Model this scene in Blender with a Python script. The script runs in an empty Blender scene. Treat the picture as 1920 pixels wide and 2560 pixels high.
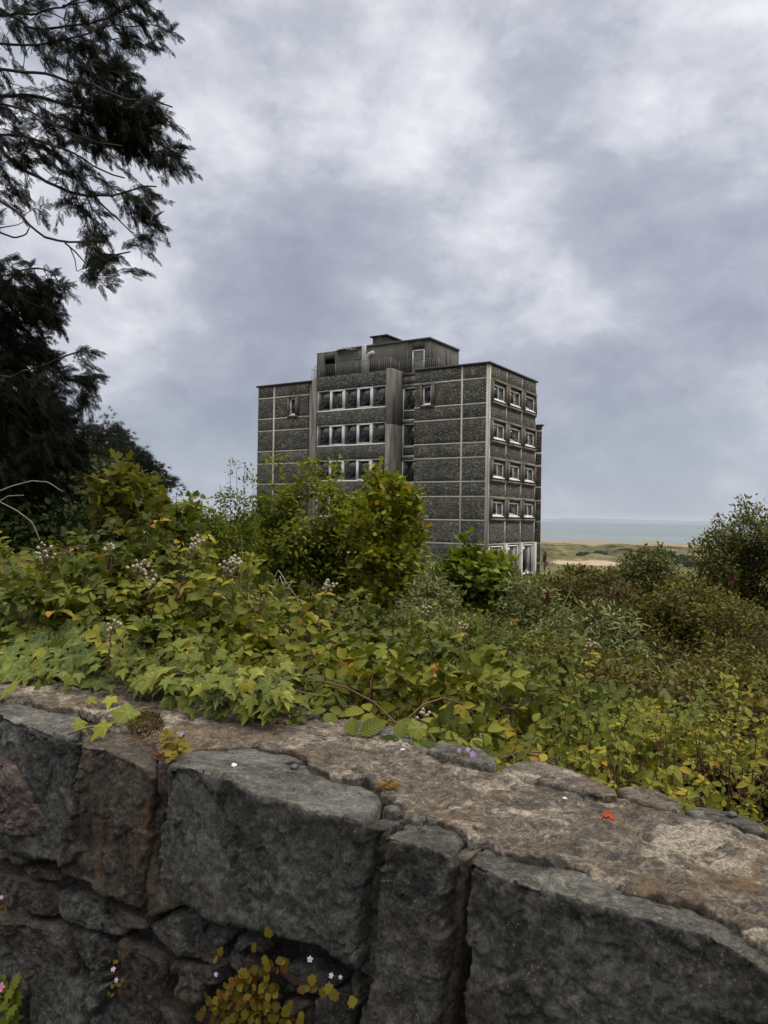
import bpy, math, random
import numpy as np
random.seed(7); RNG = np.random.default_rng(11)
R_ = math.radians
sc = bpy.context.scene
COL = sc.collection

# ---------------------------------------------------------------- camera
cam_d = bpy.data.cameras.new("camera"); cam = bpy.data.objects.new("camera", cam_d); COL.objects.link(cam)
cam_d.sensor_fit = 'HORIZONTAL'; cam_d.sensor_width = 36; cam_d.lens = 36
cam_d.clip_start = .05; cam_d.clip_end = 90000
from mathutils import Matrix, Euler
PITCH, ROLL = R_(.42), R_(.9)
cam.matrix_world = Matrix.Rotation(math.pi/2+PITCH, 4, 'X') @ Matrix.Rotation(ROLL, 4, 'Z')
sc.camera = cam
RC = np.array(cam.matrix_world.to_3x3())

# ---------------------------------------------------------------- world, sun, exposure
sc.view_settings.view_transform = 'Standard'; sc.view_settings.look = 'None'
sc.view_settings.exposure = .3; sc.view_settings.gamma = 1
SUN_EL, SUN_AZ = R_(52), R_(72)          # azimuth from +Y towards +X

def ray(x, y):                            # direction of a photo pixel (1920 x 2560), y-depth 1
    r = RC @ np.array([(x-960)/1920., (1280-y)/1920., -1.]); return r
def W(x, y, d):                           # a point seen at photo pixel x, y at d metres
    r = ray(x, y); return r*(d/r[1])

class NT:                                 # tiny node helper
    def __init__(s, tree): s.t = tree; s.n = tree.nodes; s.l = tree.links
    def new(s, typ, **kw):
        n = s.n.new(typ)
        for k, v in kw.items():
            if k.startswith('i_'): n.inputs[k[2:].replace('_', ' ')].default_value = v
            else: setattr(n, k, v)
        return n
    def link(s, a, b): s.l.new(a, b)
    def math(s, op, a, b=None, c=None, clamp=False):
        n = s.n.new('ShaderNodeMath'); n.operation = op; n.use_clamp = clamp
        for i, v in enumerate((a, b, c)):
            if v is None: continue
            if isinstance(v, (int, float)): n.inputs[i].default_value = v
            else: s.l.new(v, n.inputs[i])
        return n.outputs[0]
    def mix(s, f, a, b, mode='MIX'):
        n = s.n.new('ShaderNodeMix'); n.data_type = 'RGBA'; n.blend_type = mode
        for sock, v in ((n.inputs[0], f), (n.inputs[6], a), (n.inputs[7], b)):
            if isinstance(v, (int, float)): sock.default_value = v
            elif isinstance(v, (tuple, list)): sock.default_value = (*v[:3], 1)
            else: s.l.new(v, sock)
        return n.outputs[2]
    def ramp(s, f, stops, interp='LINEAR'):
        n = s.n.new('ShaderNodeValToRGB'); cr = n.color_ramp; cr.interpolation = interp
        while len(cr.elements) < len(stops): cr.elements.new(.5)
        for e, (p, c) in zip(cr.elements, stops):
            e.position = p; e.color = (*c, 1) if not isinstance(c, (int, float)) else (c, c, c, 1)
        s.l.new(f, n.inputs[0]); return n.outputs[0]
    def noise(s, vec, scale, detail=4, rough=.55, dist=0., out=0):
        n = s.n.new('ShaderNodeTexNoise'); n.inputs['Scale'].default_value = scale
        n.inputs['Detail'].default_value = detail; n.inputs['Roughness'].default_value = rough
        n.inputs['Distortion'].default_value = dist
        if vec is not None: s.l.new(vec, n.inputs['Vector'])
        return n.outputs[out]
    def mapping(s, vec, scale=(1, 1, 1), loc=(0, 0, 0), rot=(0, 0, 0)):
        n = s.n.new('ShaderNodeMapping'); n.inputs['Scale'].default_value = scale
        n.inputs['Location'].default_value = loc; n.inputs['Rotation'].default_value = rot
        s.l.new(vec, n.inputs[0]); return n.outputs[0]

world = bpy.data.worlds.new("World"); sc.world = world; world.use_nodes = True
def build_world():
    t = NT(world.node_tree); t.n.clear()
    tc = t.new('ShaderNodeTexCoord'); d = tc.outputs['Generated']
    sky = t.new('ShaderNodeTexSky', sky_type='NISHITA', sun_disc=False, sun_elevation=SUN_EL, sun_rotation=SUN_AZ)
    sep = t.new('ShaderNodeSeparateXYZ'); t.link(d, sep.inputs[0])
    x, y, z = sep.outputs
    zz = t.math('ADD', t.math('MAXIMUM', z, 0.), .16)
    comb = t.new('ShaderNodeCombineXYZ')
    t.link(t.math('DIVIDE', x, zz), comb.inputs[0]); t.link(t.math('DIVIDE', y, zz), comb.inputs[1])
    p = t.mapping(comb.outputs[0], scale=(1, .8, 1), loc=(3.1, 1.7, 0))
    n1 = t.noise(p, .62, 9, .52, .45)
    n2 = t.noise(t.mapping(d, scale=(1, 1, 1.35), loc=(5, 2, 1)), 3.6, 9, .55, .25)
    n3 = t.noise(t.mapping(d, scale=(1, 1, 1.6), loc=(1, 7, 3)), 8.5, 10, .60, .15)
    f = t.math('ADD', t.math('ADD', t.math('MULTIPLY', n1, .08), t.math('MULTIPLY', n2, .54)), t.math('MULTIPLY', n3, .38))
    f = t.math('ADD', t.math('MULTIPLY', t.math('SUBTRACT', f, .5), 1.25), .5)
    def blob(px, py, r0, amt, base):
        v = ray(px, py); v = v/np.linalg.norm(v)
        dp = t.new('ShaderNodeVectorMath', operation='DOT_PRODUCT'); t.link(d, dp.inputs[0]); dp.inputs[1].default_value = tuple(v)
        mr = t.new('ShaderNodeMapRange', interpolation_type='SMOOTHSTEP')
        mr.inputs[1].default_value = math.cos(R_(r0)); mr.inputs[2].default_value = 1.
        mr.inputs[3].default_value = 0; mr.inputs[4].default_value = amt
        t.link(dp.outputs['Value'], mr.inputs[0]); return t.math('ADD', base, mr.outputs[0])
    # broad brighter and darker parts of the cloud cover
    for b in ((760, 200, 12, .10), (1000, 270, 10, .08), (470, 320, 9, .12), (650, 300, 8, .05), (1150, 60, 8, .04), (1640, 110, 9, .13), (1800, 200, 9, .06), (1450, 300, 11, -.13), (1330, 560, 10, -.02), (660, 640, 11, -.09), (900, 560, 8, -.04), (330, 830, 8, .11), (430, 760, 7, .05),
              (1150, 640, 9, .05), (1700, 620, 12, -.05), (1050, 760, 8, .04), (1500, 900, 12, -.06), (560, 1000, 8, -.05), (1750, 1050, 10, -.05), (1600, 1230, 5, .04), (200, 560, 8, .05), (1250, 420, 8, .06)):
        f = blob(b[0], b[1], b[2], b[3]*.68, f)
    col = t.ramp(f, [(.22, (.22, .243, .315)), (.40, (.31, .332, .405)), (.52, (.40, .42, .49)), (.62, (.565, .578, .635)), (.76, (.80, .805, .83))])
    # an overcast sky is brightest overhead, a little bluer towards the horizon
    mr = t.new('ShaderNodeMapRange', interpolation_type='SMOOTHSTEP'); t.link(z, mr.inputs[0])
    mr.inputs[1].default_value = .0; mr.inputs[2].default_value = .6; mr.inputs[3].default_value = .96; mr.inputs[4].default_value = .98
    hz = t.new('ShaderNodeMapRange', interpolation_type='SMOOTHSTEP'); t.link(z, hz.inputs[0])
    hz.inputs[1].default_value = 0; hz.inputs[2].default_value = .2; hz.inputs[3].default_value = .55; hz.inputs[4].default_value = 0
    col = t.mix(hz.outputs[0], col, (.33, .385, .47))
    vm = t.new('ShaderNodeVectorMath', operation='SCALE'); t.link(col, vm.inputs[0]); t.link(mr.outputs[0], vm.inputs['Scale'])
    v10 = t.new('ShaderNodeVectorMath', operation='SCALE'); t.link(vm.outputs[0], v10.inputs[0]); v10.inputs['Scale'].default_value = 10.
    c = t.mix(.94, sky.outputs[0], v10.outputs[0])
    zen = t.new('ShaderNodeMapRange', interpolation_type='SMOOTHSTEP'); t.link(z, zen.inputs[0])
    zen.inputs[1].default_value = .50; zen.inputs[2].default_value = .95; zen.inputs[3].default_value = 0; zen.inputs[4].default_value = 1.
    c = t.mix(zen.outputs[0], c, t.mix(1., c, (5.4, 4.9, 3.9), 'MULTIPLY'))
    low = t.math('LESS_THAN', z, -.02)
    c = t.mix(low, c, (.9, .9, .8))
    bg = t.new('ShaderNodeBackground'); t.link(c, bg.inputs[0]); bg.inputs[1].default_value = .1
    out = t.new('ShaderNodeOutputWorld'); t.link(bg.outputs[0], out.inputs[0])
build_world()
sl = bpy.data.lights.new("sun", 'SUN'); sl.energy = 1.5; sl.angle = R_(26); sl.color = (1, .93, .80)
so = bpy.data.objects.new("sun", sl); COL.objects.link(so); so.location = (0, 0, 60)
sdir = np.array([math.sin(SUN_AZ)*math.cos(SUN_EL), math.cos(SUN_AZ)*math.cos(SUN_EL), math.sin(SUN_EL)])
from mathutils import Vector
so.rotation_euler = Vector(sdir).to_track_quat('Z', 'Y').to_euler()
sc.cycles.max_bounces = 6; sc.cycles.diffuse_bounces = 3; sc.cycles.glossy_bounces = 2
sc.cycles.transmission_bounces = 3; sc.cycles.transparent_max_bounces = 8; sc.cycles.volume_bounces = 0
sc.cycles.caustics_reflective = False; sc.cycles.caustics_refractive = False
sc.cycles.use_denoising = True

# ---------------------------------------------------------------- object bookkeeping
def tag(o, label=None, cat=None, group=None, kind=None):
    if label: o['label'] = label
    if cat: o['category'] = cat
    if group: o['group'] = group
    if kind: o['kind'] = kind
    return o
def empty(name, loc=(0, 0, 0), rz=0):
    o = bpy.data.objects.new(name, None); COL.objects.link(o)
    o.location = tuple(map(float, loc)); o.rotation_euler = (0, 0, rz); return o
def mesh_obj(name, V, faces, mat=None, parent=None, tint=None, uv=None, smooth=False, mats=None, midx=None):
    """faces: list of integer arrays (n,k), one per face size"""
    V = np.asarray(V, dtype=np.float32)
    me = bpy.data.meshes.new(name)
    me.vertices.add(len(V)); me.vertices.foreach_set('co', V.ravel())
    faces = [np.asarray(f, dtype=np.int32) for f in faces if len(f)]
    tot = sum(f.size for f in faces); nf = sum(len(f) for f in faces)
    me.loops.add(tot); me.polygons.add(nf)
    li = np.concatenate([f.ravel() for f in faces])
    me.loops.foreach_set('vertex_index', li)
    sizes = np.concatenate([np.full(len(f), f.shape[1], np.int32) for f in faces])
    st = np.concatenate([[0], np.cumsum(sizes)[:-1]]).astype(np.int32)
    me.polygons.foreach_set('loop_start', st)
    me.update(calc_edges=True)
    me.validate()
    if smooth: me.polygons.foreach_set('use_smooth', np.ones(len(me.polygons), bool))
    if tint is not None and len(me.vertices) == len(tint):
        a = me.attributes.new('tint', 'FLOAT', 'POINT'); a.data.foreach_set('value', np.asarray(tint, np.float32))
    if uv is not None and len(me.loops) == tot:
        l = me.uv_layers.new(name='UVMap'); l.data.foreach_set('uv', np.asarray(uv, np.float32)[li].ravel())
    if mat: me.materials.append(mat)
    if mats:
        for m in mats: me.materials.append(m)
        if midx is not None: me.polygons.foreach_set('material_index', np.asarray(midx, np.int32))
    o = bpy.data.objects.new(name, me); COL.objects.link(o)
    if parent: o.parent = parent
    return o
class MB:                                 # boxes, tubes and free faces collected into ONE mesh
    def __init__(s): s.v = []; s.q = []; s.t = []; s.n = 0; s.tint = []
    def add(s, V, Q=(), T=(), tint=0.5):
        V = np.asarray(V, float); s.v.append(V)
        if len(Q): s.q.append(np.asarray(Q, int).reshape(-1, 4)+s.n)
        if len(T): s.t.append(np.asarray(T, int).reshape(-1, 3)+s.n)
        s.tint.append(np.full(len(V), tint)); s.n += len(V)
    def box(s, x0, x1, y0, y1, z0, z1, ch=0., M=None, tint=.5):
        if ch <= 0:
            V = np.array([[x, y, z] for z in (z0, z1) for y in (y0, y1) for x in (x0, x1)], float)
            Q = [[0, 2, 3, 1], [4, 5, 7, 6], [0, 1, 5, 4], [2, 6, 7, 3], [0, 4, 6, 2], [1, 3, 7, 5]]
            if M is not None: V = V @ M[:3, :3].T + M[:3, 3]
            s.add(V, Q, tint=tint); return
        c = min(ch, (x1-x0)*.45, (y1-y0)*.45, (z1-z0)*.45); V = []; idx = {}
        for i in (0, 1):
            for j in (0, 1):
                for k in (0, 1):
                    X, Y, Z = (x0, x1)[i], (y0, y1)[j], (z0, z1)[k]; dx, dy, dz = c*(1-2*i), c*(1-2*j), c*(1-2*k)
                    idx[i, j, k, 0] = len(V); V.append([X, Y+dy, Z+dz])
                    idx[i, j, k, 1] = len(V); V.append([X+dx, Y, Z+dz])
                    idx[i, j, k, 2] = len(V); V.append([X+dx, Y+dy, Z])
        Q = []; T = []
        for i in (0, 1):
            Q += [[idx[i, 0, 0, 0], idx[i, 1, 0, 0], idx[i, 1, 1, 0], idx[i, 0, 1, 0]], [idx[0, i, 0, 1], idx[1, i, 0, 1], idx[1, i, 1, 1], idx[0, i, 1, 1]],
                  [idx[0, 0, i, 2], idx[1, 0, i, 2], idx[1, 1, i, 2], idx[0, 1, i, 2]]]
            for j in (0, 1):
                Q += [[idx[i, j, 0, 0], idx[i, j, 1, 0], idx[i, j, 1, 1], idx[i, j, 0, 1]], [idx[i, 0, j, 0], idx[i, 1, j, 0], idx[i, 1, j, 2], idx[i, 0, j, 2]],
                      [idx[0, i, j, 1], idx[1, i, j, 1], idx[1, i, j, 2], idx[0, i, j, 2]]]
                for k in (0, 1): T.append([idx[i, j, k, 0], idx[i, j, k, 1], idx[i, j, k, 2]])
        V = np.array(V)
        if M is not None: V = V @ M[:3, :3].T + M[:3, 3]
        s.add(V, Q, T, tint)
    def tube(s, P, r, k=6, tint=.5, cap=True):
        P = np.asarray(P, float); n = len(P); r = np.full(n, r) if np.isscalar(r) else np.asarray(r, float)
        T = np.gradient(P, axis=0); T /= (np.linalg.norm(T, axis=1, keepdims=True)+1e-9)
        up = np.array([.31, .22, .93]); A = np.cross(T, up); A /= (np.linalg.norm(A, axis=1, keepdims=True)+1e-9); B = np.cross(T, A)
        th = np.arange(k)*2*math.pi/k
        V = P[:, None]+r[:, None, None]*(A[:, None]*np.cos(th)[None, :, None]+B[:, None]*np.sin(th)[None, :, None])
        i = np.arange(n-1)[:, None]*k; j = np.arange(k)[None]; j2 = (j+1) % k
        Q = np.stack([i+j, i+j2, i+k+j2, i+k+j], -1).reshape(-1, 4)
        T3 = []
        V = V.reshape(-1, 3)
        if cap and k > 2:
            V = np.vstack([V, P[:1], P[-1:]]); m = n*k
            for a in range(k): T3 += [[m, (a+1) % k, a], [m+1, (n-1)*k+a, (n-1)*k+(a+1) % k]]
        s.add(V, Q, T3, tint)
    def build(s, name, mat, parent=None, smooth=False):
        F = []
        if s.q: F.append(np.vstack(s.q))
        if s.t: F.append(np.vstack(s.t))
        o = mesh_obj(name, np.vstack(s.v), F, mat, parent, tint=np.concatenate(s.tint), smooth=smooth)
        import bmesh
        b = bmesh.new(); b.from_mesh(o.data); bmesh.ops.recalc_face_normals(b, faces=b.faces); b.to_mesh(o.data); b.free()
        return o

# ---------------------------------------------------------------- numpy noise
def _h(ix, iy, iz, seed):
    h = (ix.astype(np.int64)*374761393+iy.astype(np.int64)*668265263+iz.astype(np.int64)*2147483647+seed*1274126177) & 0xffffffff
    h = ((h ^ (h >> 13))*1274126177) & 0xffffffff; h = ((h ^ (h >> 16))*2246822519) & 0xffffffff
    return ((h ^ (h >> 15)) & 0xffffff)/float(0xffffff)
def vnoise(P, seed=0):
    P = np.asarray(P, float); i = np.floor(P).astype(int); f = P-i; f = f*f*f*(f*(f*6-15)+10); out = 0
    for dx in (0, 1):
        for dy in (0, 1):
            for dz in (0, 1):
                w = (f[..., 0] if dx else 1-f[..., 0])*(f[..., 1] if dy else 1-f[..., 1])*(f[..., 2] if dz else 1-f[..., 2])
                out = out+w*_h(i[..., 0]+dx, i[..., 1]+dy, i[..., 2]+dz, seed)
    return out*2-1
def fbm(P, octv=4, seed=0, gain=.5):
    P = np.asarray(P, float); a = 1.; o = 0
    for k in range(octv): o = o+a*vnoise(P*2**k+k*17.3, seed+k); a *= gain
    return o
def facet(P, seed=0):
    P = np.asarray(P, float); i = np.floor(P).astype(int); best = np.full(P.shape[:-1], 9e9); val = np.zeros(P.shape[:-1])
    for dx in (-1, 0, 1):
        for dy in (-1, 0, 1):
            for dz in (-1, 0, 1):
                c = i+np.array([dx, dy, dz]); g = [_h(c[..., 0], c[..., 1], c[..., 2], seed+k) for k in range(6)]
                d = [P[..., k]-(c[..., k]+g[k]) for k in range(3)]
                D = d[0]**2+d[1]**2+d[2]**2; v = sum(d[k]*(g[3+k]*2-1) for k in range(3))+(g[3]-.5)*.5
                m = D < best; best = np.where(m, D, best); val = np.where(m, v, val)
    return val

# ---------------------------------------------------------------- materials
def material(name):
    m = bpy.data.materials.new(name); m.use_nodes = True; t = NT(m.node_tree); t.n.clear()
    out = t.new('ShaderNodeOutputMaterial'); b = t.new('ShaderNodeBsdfPrincipled'); t.link(b.outputs[0], out.inputs[0])
    t.b = b; t.out = out; return m, t
def setc(t, c):
    if isinstance(c, tuple): t.b.inputs['Base Color'].default_value = (*c, 1)
    else: t.link(c, t.b.inputs['Base Color'])
def bump(t, h, dist, strength=1., prev=None):
    n = t.new('ShaderNodeBump'); n.inputs['Strength'].default_value = strength; n.inputs['Distance'].default_value = dist
    t.link(h, n.inputs['Height'])
    if prev is not None: t.link(prev, n.inputs['Normal'])
    t.link(n.outputs[0], t.b.inputs['Normal']); return n.outputs[0]
def objco(t): return t.new('ShaderNodeTexCoord').outputs['Object']
def plain(name, c, rough=.6, var=.15, scale=6, metal=0.):
    m, t = material(name); co = objco(t); n = t.noise(co, scale, 6)
    setc(t, t.mix(n, tuple(x*(1-var) for x in c), tuple(min(1, x*(1+var)) for x in c)))
    t.b.inputs['Roughness'].default_value = rough; t.b.inputs['Metallic'].default_value = metal; return m

def rock_mat(name, dark, mid, light, stain, stain_amt=.4, streak=False, seed=0., bumpd=.004, lichen=.65):
    m, t = material(name); co = t.mapping(objco(t), loc=(seed, seed*.7, seed*1.3))
    n1 = t.noise(co, 9, 8, .62, .3); n2 = t.noise(co, 48, 9, .72, .3); n3 = t.noise(co, 135, 8, .8)
    sv = t.mapping(co, scale=(1, 1, .12) if streak else (1, 1, 1))
    n4 = t.noise(sv, 26 if streak else 4.5, 6, .65, .6)
    f = t.math('ADD', t.math('ADD', t.math('MULTIPLY', n1, .30), t.math('MULTIPLY', n2, .35)), t.math('MULTIPLY', n3, .35))
    c = t.ramp(f, [(.435, dark), (.5, mid), (.56, light), (.62, tuple(min(1, x*1.7) for x in light))])
    c = t.mix(t.math('MULTIPLY', t.ramp(n4, [(.5, 0.), (.66, 1.)]), stain_amt), c, stain)
    # pale crusts and bright mineral specks
    vo = t.new('ShaderNodeTexVoronoi'); vo.inputs['Scale'].default_value = 23; t.link(t.mapping(co, scale=(1, 1, 1), loc=(2, 3, 4)), vo.inputs['Vector'])
    n5 = t.noise(co, 3.2, 4, .6)
    li = t.math('MULTIPLY', t.ramp(t.math('ADD', vo.outputs['Distance'], t.math('MULTIPLY', n2, .35)), [(.16, 1.), (.24, 0.)]), t.ramp(n5, [(.54, 0.), (.62, 1.)]))
    c = t.mix(t.math('MULTIPLY', li, lichen), c, (.34, .35, .32))
    sp = t.ramp(t.noise(co, 210, 2, .5), [(.66, 0.), (.70, 1.)])
    c = t.mix(t.math('MULTIPLY', sp, .6), c, (.4, .38, .34))
    setc(t, c); t.b.inputs['Roughness'].default_value = .72; t.b.inputs['Specular IOR Level'].default_value = .35
    a = bump(t, n2, bumpd*2.6); bump(t, n3, bumpd*1.1, 1., a); return m

BAS = rock_mat('basalt', (.030, .029, .025), (.094, .091, .079), (.205, .20, .178), (.10, .085, .062), .35, seed=1)
BAS2 = rock_mat('basalt_weathered', (.028, .027, .024), (.096, .090, .075), (.21, .20, .17), (.13, .10, .068), .5, seed=5)
BROWN = rock_mat('brown_slate', (.022, .018, .014), (.075, .062, .047), (.165, .14, .11), (.16, .10, .058), .8, True, seed=9, lichen=.5)
RUB = rock_mat('rubble', (.026, .023, .019), (.10, .088, .07), (.21, .19, .16), (.12, .085, .055), .6, seed=13)
PINK = rock_mat('pinkish_stone', (.04, .030, .026), (.12, .09, .075), (.27, .22, .19), (.18, .11, .075), .6, seed=17, lichen=.9)
MORT = rock_mat('old_mortar', (.05, .040, .03), (.15, .125, .095), (.27, .235, .19), (.19, .135, .085), .6, seed=21, bumpd=.006)

def cap_mat():
    m, t = material('mortar_capping'); co = objco(t)
    n1 = t.noise(co, 5, 8, .62, .3); n2 = t.noise(co, 42, 9, .7, .5); n3 = t.noise(co, 150, 8, .8); n4 = t.noise(t.mapping(co, rot=(0, 0, .61), scale=(1, 2.2, 1)), 34, 7, .68, .4)
    f = t.math('ADD', t.math('MULTIPLY', n2, .5), t.math('MULTIPLY', n3, .5))
    c = t.ramp(f, [(.40, (.045, .038, .031)), (.49, (.13, .108, .083)), (.57, (.245, .205, .158)), (.65, (.47, .42, .345))])
    c = t.mix(t.ramp(n1, [(.52, 0.), (.66, .75)]), c, t.mix(n3, (.13, .08, .044), (.22, .145, .082)))
    dk = t.ramp(n4, [(.53, 0.), (.57, 1.)])                       # dark grit and slate chips set in it
    c = t.mix(t.math('MULTIPLY', dk, .8), c, t.mix(n3, (.035, .034, .034), (.10, .098, .095)))
    n5 = t.noise(t.mapping(co, loc=(7, 1, 0)), 7, 8, .72, .6)
    c = t.mix(t.math('MULTIPLY', t.ramp(n5, [(.53, 0.), (.60, 1.)]), t.ramp(n3, [(.42, .15), (.56, 1.)])), c, (.47, .41, .325))
    gp = t.ramp(t.noise(co, 190, 2, .5), [(.68, 0.), (.72, 1.)]); c = t.mix(t.math('MULTIPLY', gp, .7), c, (.5, .46, .4))
    setc(t, c); t.b.inputs['Roughness'].default_value = .88; t.b.inputs['Specular IOR Level'].default_value = .2
    a = bump(t, n4, .006); a = bump(t, n2, .008, 1., a); bump(t, n3, .0035, 1., a); return m
CAP = cap_mat()

def leaf_mat(name, ramp, trans=.22, rough=.58, veins=None, spec=.16):
    m = bpy.data.materials.new(name); m.use_nodes = True; t = NT(m.node_tree); t.n.clear()
    out = t.new('ShaderNodeOutputMaterial'); b = t.new('ShaderNodeBsdfPrincipled'); t.b = b
    at = t.new('ShaderNodeAttribute', attribute_name='tint'); c = t.ramp(at.outputs['Fac'], ramp)
    if veins:
        uv = t.new('ShaderNodeTexCoord').outputs['UV']; s = t.new('ShaderNodeSeparateXYZ'); t.link(uv, s.inputs[0]); u, v = s.outputs[0], s.outputs[1]
        if veins == 'ivy':
            vy = t.math('SUBTRACT', v, .06); th = t.math('ARCTAN2', u, vy)
            r = t.math('SQRT', t.math('ADD', t.math('MULTIPLY', u, u), t.math('MULTIPLY', vy, vy)))
            fd = t.math('ABSOLUTE', t.math('SUBTRACT', t.math('MODULO', t.math('ADD', th, R_(57*3.5)), R_(57)), R_(28.5)))
            ds = t.math('MULTIPLY', r, t.math('SINE', fd)); vm = t.ramp(ds, [(.006, 1.), (.022, 0.)])
            c = t.mix(t.math('MULTIPLY', vm, .5), c, (.30, .34, .10))
            n = t.noise(uv, 4, 4); c = t.mix(t.math('MULTIPLY', n, .3), c, (.05, .09, .03)); bump(t, ds, .02, .5)
        else:
            au = t.math('ABSOLUTE', u); w = t.math('SINE', t.math('MULTIPLY', t.math('SUBTRACT', v, t.math('MULTIPLY', au, .75)), 52))
            vm = t.math('MAXIMUM', t.ramp(au, [(.008, 1.), (.03, 0.)]), t.math('MULTIPLY', t.ramp(w, [(.82, 0.), (.97, 1.)]), .5))
            c = t.mix(t.math('MULTIPLY', vm, .2), c, t.mix(.5, c, (.42, .42, .2))); bump(t, w, .006, .35)
            n = t.noise(uv, 5, 4); c = t.mix(t.math('MULTIPLY', n, .25), c, (.10, .07, .02))
    else:
        vn = t.noise(objco(t), 1.4, 3); c = t.mix(t.math('MULTIPLY', vn, .4), c, tuple(x*.55 for x in ramp[0][1]))
    setc(t, c); b.inputs['Roughness'].default_value = rough; b.inputs['Specular IOR Level'].default_value = spec
    tr = t.new('ShaderNodeBsdfTranslucent'); t.link(t.mix(.5, c, t.mix(1., c, (1.5, 1.6, .5), 'MULTIPLY')), tr.inputs[0])
    ms = t.new('ShaderNodeMixShader'); ms.inputs[0].default_value = trans
    t.link(b.outputs[0], ms.inputs[1]); t.link(tr.outputs[0], ms.inputs[2]); t.link(ms.outputs[0], out.inputs[0]); return m
L_BRAM = leaf_mat('bramble_leaf', [(0., (.05, .075, .009)), (.35, (.12, .145, .013)), (.7, (.22, .22, .018)), (.87, (.34, .28, .024)), (.96, (.36, .17, .018)), (1., (.42, .09, .012))], veins='pin', trans=.2)
L_IVY = leaf_mat('ivy_leaf', [(0., (.03, .048, .006)), (.5, (.092, .118, .010)), (.85, (.18, .19, .014)), (1., (.30, .27, .02))], veins='ivy', trans=.12, rough=.5, spec=.2)
L_DARK = leaf_mat('dark_shrub_leaf', [(0., (.018, .030, .009)), (.6, (.038, .058, .014)), (1., (.085, .105, .025))])
L_LIME = leaf_mat('yellow_green_leaf', [(0., (.045, .055, .007)), (.5, (.14, .14, .012)), (.85, (.22, .18, .018)), (1., (.32, .12, .012))], trans=.35)
L_HAZ = leaf_mat('hazel_leaf', [(0., (.04, .056, .007)), (.45, (.125, .155, .014)), (1., (.31, .32, .024))], trans=.4)
L_OAK = leaf_mat('oak_leaf', [(0., (.05, .07, .007)), (.5, (.17, .19, .012)), (.88, (.34, .32, .02)), (1., (.5, .32, .016))], trans=.3)
L_SYC = leaf_mat('sycamore_leaf', [(0., (.05, .072, .007)), (.55, (.14, .175, .014)), (1., (.26, .29, .024))], trans=.3)
L_SILV = leaf_mat('silver_leaf', [(0., (.045, .055, .014)), (.5, (.14, .155, .042)), (1., (.33, .34, .15))], trans=.15)
L_WIL = leaf_mat('willow_leaf', [(0., (.038, .042, .010)), (.55, (.12, .122, .026)), (1., (.25, .235, .06))])
L_OLIVE = leaf_mat('olive_leaf', [(0., (.036, .034, .008)), (.5, (.12, .11, .017)), (.9, (.22, .19, .03)), (1., (.22, .12, .035))])
L_BROWNISH = leaf_mat('brown_olive_leaf', [(0., (.035, .028, .010)), (.5, (.10, .082, .020)), (.85, (.17, .15, .03)), (1., (.17, .075, .035))])
L_FROND = leaf_mat('cypress_frond', [(0., (.006, .009, .004)), (.7, (.012, .017, .006)), (1., (.022, .028, .009))], trans=.05, spec=.1, rough=.8)
L_PINE = leaf_mat('pine_needles', [(0., (.014, .020, .012)), (.7, (.026, .036, .017)), (1., (.042, .052, .022))], trans=.05, spec=.1, rough=.8)
L_RED = leaf_mat('toadflax_leaf', [(0., (.10, .055, .008)), (.5, (.19, .16, .016)), (.8, (.27, .22, .022)), (1., (.13, .022, .008))], trans=.3)
BARK = plain('bark', (.035, .028, .022), .9, .4, 20)
BARKG = plain('grey_bark', (.075, .067, .055), .9, .35, 20)
BARKR = plain('red_brown_bark', (.03, .019, .015), .9, .4, 30)
CANE = plain('red_cane', (.12, .045, .03), .6, .4, 40)
IVST = plain('ivy_stem', (.13, .09, .055), .7, .3, 60)
BUDM = plain('pale_bud', (.40, .35, .24), .7, .25, 80)
DRY = plain('dry_stalk', (.36, .31, .22), .8, .25, 20)
GRST = plain('green_stalk', (.17, .2, .05), .6, .3, 20)

# ---------------------------------------------------------------- ground, sea, far land
C_ANG = R_(57)
CORNER = ray(1217, 1300)*(50/ray(1217, 1300)[1]); CORNER[2] = 0
ES = np.array([.819, -.574, 0]); EW = np.array([.574, .819, 0]); WD = .995; WH = -.5     # the stone wall's run, its depth axis, distance, top
def smooth(a, b, x): t = np.clip((x-a)/(b-a), 0, 1); return t*t*(3-2*t)
def ground_z(x, y):
    w = x*EW[0]+y*EW[1]-WD
    street = -1.6-.02*np.clip(-w, 0, 50)
    f = np.clip(w-.4, 0, None)
    bank = np.interp(f, [0, 2, 6, 12, 25, 48, 80, 120, 200, 340, 460, 1130, 1185, 1260, 3000, 60000], [-1.15, -1.3, -1.75, -2.5, -4.4, -6.6, -8.6, -14, -25, -33.5, -34.6, -35.2, -35.5, -39.5, -44, -60])
    P = np.stack([x, y, np.zeros_like(x)], -1)
    d1 = fbm(P/90., 5, 3); ridge = 1-np.abs(fbm(P*np.array([1/70., 1/120., 0]), 4, 9))
    dune = smooth(560, 760, y)*(1-smooth(1150, 1200, y))
    z = bank+dune*(np.clip(ridge-.45, 0, 1)*8.5+d1*1.6)+smooth(1000, 1120, y)*(1-smooth(1160, 1215, y))*(1.2+1.5*fbm(P/55., 3, 5)+2.2*smooth(180, 60, x-220))
    z = z+smooth(12, 60, y)*(1-smooth(380, 520, y))*fbm(P/25., 3, 8)*.35+fbm(P/2.2, 3, 2)*.06
    return np.where(w < .2, street, z)
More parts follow.
